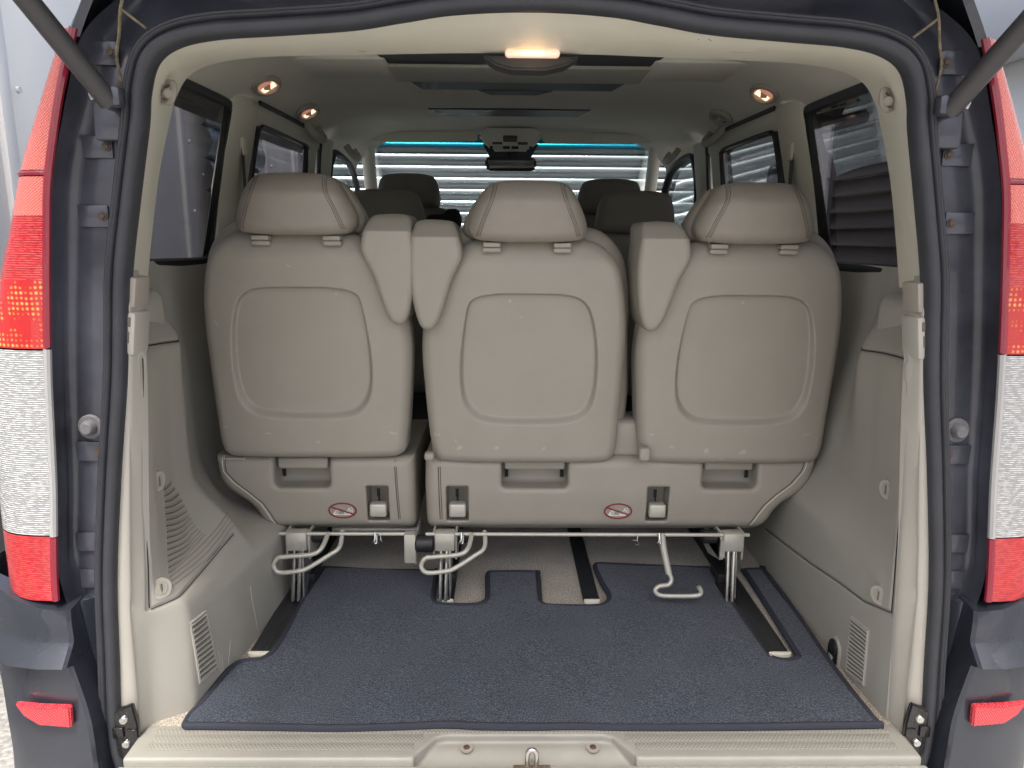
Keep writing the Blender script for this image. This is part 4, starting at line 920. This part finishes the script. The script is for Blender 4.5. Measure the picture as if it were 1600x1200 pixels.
mk('piping', wl(fline, pip, .0009, .0004), cream_m, bs); mk('piping', wl(fline, [(x+.007, z) for x, z in pip], .0011, .0), stitch_m, bs)
mk('piping', join([wl(fline, [(-.313, .37), (-.306, .195)], .0012, .0), wl(fline, [(-.309, .37), (-.302, .195)], .0008, .0005)]), stitch_m, bs)
leg_set(-.56, single)
tb_ = mk('cross_bar', join([cyl((-.605, .50, .183), (-.27, .50, .183), .0048, n=12), cyl((-.50, .62, .145), (-.27, .62, .145), .007, n=12)]), metal_m, single)
mk('side_bracket', join([rbox((-.275, .50, .148), (.030, .03, .078), .004), rbox((-.262, .56, .14), (.006, .12, .08), .002)]), metal_m, single)
LOOP = [(-.448, .51, .186), (-.448, .47, .160), (-.475, .455, .143), (-.520, .44, .119), (-.545, .435, .113), (-.588, .435, .110), (-.602, .437, .126), (-.592, .44, .145), (-.57, .442, .148), (-.510, .445, .153), (-.488, .455, .165), (-.480, .49, .186)]
mk('release_loop', tube(LOOP, .0058, 12, per=8), metal_m, single)
mk('wire_hook', join([tube([(-.361, .488, .192), (-.361, .482, .176), (-.364, .482, .168), (-.358, .484, .166), (-.357, .488, .186)], .003, 8), tube([(-.348, .49, .186), (-.347, .484, .175), (-.342, .484, .168)], .0012, 6)]), steel_m, single)
mk('maker_label', join([tube([(-.745+a, Y0+.0245, z) for a, z in ((.012, .383), (.012, .3745), (.062, .3745), (.062, .383))], .0007, 5, smooth=False)]), white_m, bs)
# bench seat
bench = empty('double_rear_bench', (.25, .55, .0), 'beige double rear bench with two backrests sharing one wide base, centre and right', 'seat')
spm = [(-.215, .445, .010, .006, .2), (-.16, .412, .009, .006, .7), (-.07, .413, .007, .006, .3), (.045, .412, .007, .004, .7), (-.04, .773, .005, .005, 0), (-.015, .735, .003, .003, 0), (-.17, .43, .002, .006, .4)]
spr = [(-.205, .447, .008, .004, 0), (-.155, .416, .007, .003, -.5), (-.07, .408, .008, .006, .8), (.02, .405, .010, .006, .6), (.175, .45, .012, .003, .1), (-.01, .773, .004, .004, 0), (-.03, .385, .01, .002, 0)]
build_back(.012, 1, bench, spots=spm); build_back(.528, 1, bench, spots=spr)
RB = [(-.238, .380), (-.240, .30), (-.238, .19), (-.230, .174), (-.20, .170), (.600, .170), (.622, .175), (.638, .190), (.648, .210), (.658, .232), (.674, .253), (.700, .272), (.724, .291), (.740, .315), (.748, .345), (.752, .380)]
pk2 = [(-.045, .122, .298, .42), (.462, .600, .298, .42)]; lv2 = [(-.185, -.129, .207, .304), (.324, .380, .207, .304)]
fn2 = base_fn_factory(RB, pk2, lv2, None); fn2w = lambda x, y, z: fn2(x, y-Y0-.028, z); fl2 = lambda x, y, z: fn2w(x, y+Y0, z)
bs2 = mk('seat_base', sdf_mesh(fn2w, (-.27, Y0-.03, .16), (.78, Y0+.44, .48), .0042), seat_m, bench, ang=None)
pocket_parts(-.042, .119, .298, bs2, Y0+.028, (1, 1)); pocket_parts(.465, .597, .298, bs2, Y0+.028, (0, 1))
lever_parts(-.157, bs2, Y0+.028); lever_parts(.352, bs2, Y0+.028); sticker(.252, .237, bs2, fl2, Y0)
pip2 = [(.726, .375), (.715, .345), (.690, .312), (.655, .283), (.630, .255), (.612, .225), (.596, .192)]
mk('piping', wl(fl2, pip2, .0009, .0004), cream_m, bs2); mk('piping', wl(fl2, [(x-.007, z) for x, z in pip2], .0012, .0), stitch_m, bs2)
mk('piping', join([wl(fl2, [(-.204, .37), (-.201, .195)], .0012, 0), wl(fl2, [(-.199, .37), (-.196, .195)], .0009, .0004)]), stitch_m, bs2)
mk('back_hinge_cap', rbox((.305, Y0-.002, .400), (.028, .03, .035), .008, 3), seat_m, bench); mk('back_hinge_cap', rbox((-.222, Y0-.002, .393), (.024, .03, .02), .007, 3), seat_m, bench)
mk('centre_pad', rbox((.272, .60, .42), (.10, .12, .10), .02, 3), seat_m, bench)
leg_set(-.188, bench); leg_set(.543, bench)
mk('leg_shroud', prism([(.49, .175), (.62, .175), (.68, .10), (.60, .085), (.51, .11), (.49, .12)], .012, 'yz', .512, .004), metal_m, bench)
mk('cross_bar', cyl((-.236, .50, .183), (.585, .50, .182), .0048, n=12), metal_m, bench)
mk('hub', cyl((-.262, .50, .158), (-.215, .50, .158), .022, n=24, bev=.004), dark_m, bench)
mk('release_loop', tube([(x+.3605, y, z) for x, y, z in LOOP], .0058, 12, per=8), metal_m, bench)
mk('wire_hook', join([tube([(x0, .488, .192), (x0, .482, .176), (x0-.003, .482, .168), (x0+.003, .484, .166), (x0+.004, .488, .186)], .0035, 8) for x0 in (-.145, .352)]+[tube([(.30, .49, .188), (.297, .484, .172), (.303, .484, .165), (.292, .484, .160)], .0012, 6), tube([(.297, .484, .172), (.285, .484, .175)], .0012, 6)]), steel_m, bench)
mk('hook_lever', join([tube([(.362, .50, .186), (.366, .49, .15), (.378, .47, .09)], .0085, 10), tube([(.378, .47, .092), (.384, .465, .078), (.376, .46, .066), (.352, .458, .062), (.342, .455, .052), (.352, .452, .042), (.38, .45, .040), (.445, .45, .041), (.457, .452, .050), (.450, .454, .064)], .0058, 12, per=8)]), metal_m, bench)

# ------------------------------------------------------------------ middle-row and front seats (simple in view)
def chair_fn(x, y, z):
    d = extr(sd_poly(CB, x, z), y-.06+.06*(z-.6), .055, .045)
    return smin(d, sd_box(x, y, z, (0, .28, .42), (.235, .25, .07), .05), .03)
CB = cr_curve([(-.235, .36), (-.245, .60), (-.235, .82), (-.19, .915), (-.10, .94), (.10, .94), (.19, .915), (.235, .82), (.245, .60), (.235, .36)], 4, True)
CH = cr_curve([(-.138, .95), (-.14, .99), (-.128, 1.045), (-.10, 1.075), (0, 1.083), (.10, 1.075), (.128, 1.045), (.14, .99), (.138, .95), (.11, .935), (-.11, .935)], 3, True)
def ch_fn(x, y, z): return extr(sd_poly(CH, x, z), y-.02-.03*(np.abs(x)/.14)**3, .05, .035)
proto = empty('middle_row_seat', (0, 0, 0), 'x', 'seat')
mk('backrest', sdf_mesh(chair_fn, (-.28, -.05, .30), (.28, .56, .97), .009), front_m, proto, ang=None)
mk('headrest', sdf_mesh(ch_fn, (-.16, -.07, .91), (.16, .10, 1.10), .006), front_m, proto, ang=None)
mk('headrest_post', join([cyl((s*.07, .03, .90), (s*.07, .02, .96), .007, n=10) for s in (-1, 1)]), steel_m, proto)
mk('seat_pedestal', join([rbox((0, .28, .22), (.40, .40, .30), .03)]), dark_m, proto)
spots = [(-.47, 1.42, 0.0, 'middle_row_seat', 'dark grey middle-row seat behind the left rear headrest'), (-.02, 1.42, -.02, 'middle_row_seat', 'dark middle-row seat almost hidden behind the centre headrest'),
         (.43, 1.40, .0, 'middle_row_seat', 'dark grey middle-row seat showing right of the centre headrest'),
         (-.47, 2.10, .11, 'front_seat', 'front seat on the left with tall dark headrest against the windscreen'), (.42, 1.98, .085, 'front_seat', 'front seat on the right with dark headrest against the windscreen')]
for i, (x, y, dz, nm, lab) in enumerate(spots):
    o = proto if i == 0 else copy_tree(proto)
    o.name = nm; o.location = (x, y, dz); o['label'] = lab; o['group'] = 'seats ahead of the rear row'
mk('folded_jacket', sdf_mesh(lambda x, y, z: smin(smin(sd_box(x, y, z, (-.31, 2.1, .98), (.075, .08, .035), .03), sd_box(x, y, z, (-.27, 2.1, 1.01), (.03, .05, .03), .02), .03), sd_box(x, y, z, (-.33, 2.1, .85), (.06, .07, .12), .03), .03), (-.46, 1.95, .68), (-.15, 2.25, 1.1), .008),
   mat('black_cloth', (.02, .02, .022), .9, bump=(60, .8, 3)), label='black cloth bundle at the shoulder of the left front seat', cat='jacket', ang=None)

# ------------------------------------------------------------------ CARGO MAT
mp_px = [(-.665, .016), (-.655, .000)]
front = [(-.62, .003), (-.50, .001), (-.35, -.002), (-.22, .003), (-.15, .006), (-.08, .000), (.02, -.001), (.10, .002), (.20, -.001), (.35, -.002), (.5, -.001), (.64, .002)]
mpoly = [(-.648, .012), (-.640, .003)]+front+[(.682, .004), (.690, .012), (.684, .030), (.682, .20), (.692, .45), (.695, .655), (.69, .664), (.635, .662),
         (.632, .62), (.617, .27), (.610, .232), (.585, .222), (.560, .234), (.552, .262), (.550, .60), (.546, .665), (.50, .672), (.36, .686), (.24, .70), (.222, .694), (.216, .67), (.222, .58), (.232, .505), (.215, .468), (.18, .460), (.085, .462), (.062, .47), (.058, .50), (.060, .63), (.050, .648), (-.06, .648), (-.083, .64), (-.086, .60), (-.084, .50), (-.098, .472), (-.13, .466), (-.195, .470), (-.212, .482), (-.218, .52), (-.222, .642), (-.24, .652), (-.40, .658), (-.53, .672), (-.545, .65), (-.552, .50), (-.553, .30), (-.565, .236), (-.59, .226), (-.612, .218), (-.628, .19), (-.634, .15), (-.640, .08), (-.650, .04)]
# round the corners a little
mc = cr_curve(mpoly, 3, True)
mt = empty('cargo_mat', (0, .33, 0), 'dark blue carpet cargo mat with bound edge lying on the load floor', 'mat')
def mat_fn(x, y, z):
    w = .0012*np.sin(x*21+1.3)*np.sin(y*17)+.0012*np.sin(x*9-y*13)
    return extr(sd_poly(mc, x, y)+.002, z-.0062-w, .0055, .004)
mk('mat_pile', sdf_mesh(mat_fn, (-.67, -.012, -.006), (.71, .72, .02), .0042), mat_m, mt, ang=None)
NM = offs(mc); ins = mc-NM*.004
inside = sd_poly(mc, ins[:, 0], ins[:, 1]); sg = 1 if inside.mean() < 0 else -1
ins = mc-NM*.004*sg
mk('bound_edge', tube([(p[0], p[1], .0075+.0012*math.sin(i*.37)) for i, p in enumerate(ins)], .0072, 8, closed=True, smooth=False), piping_m, mt)
print('scene built', len(bpy.data.objects))
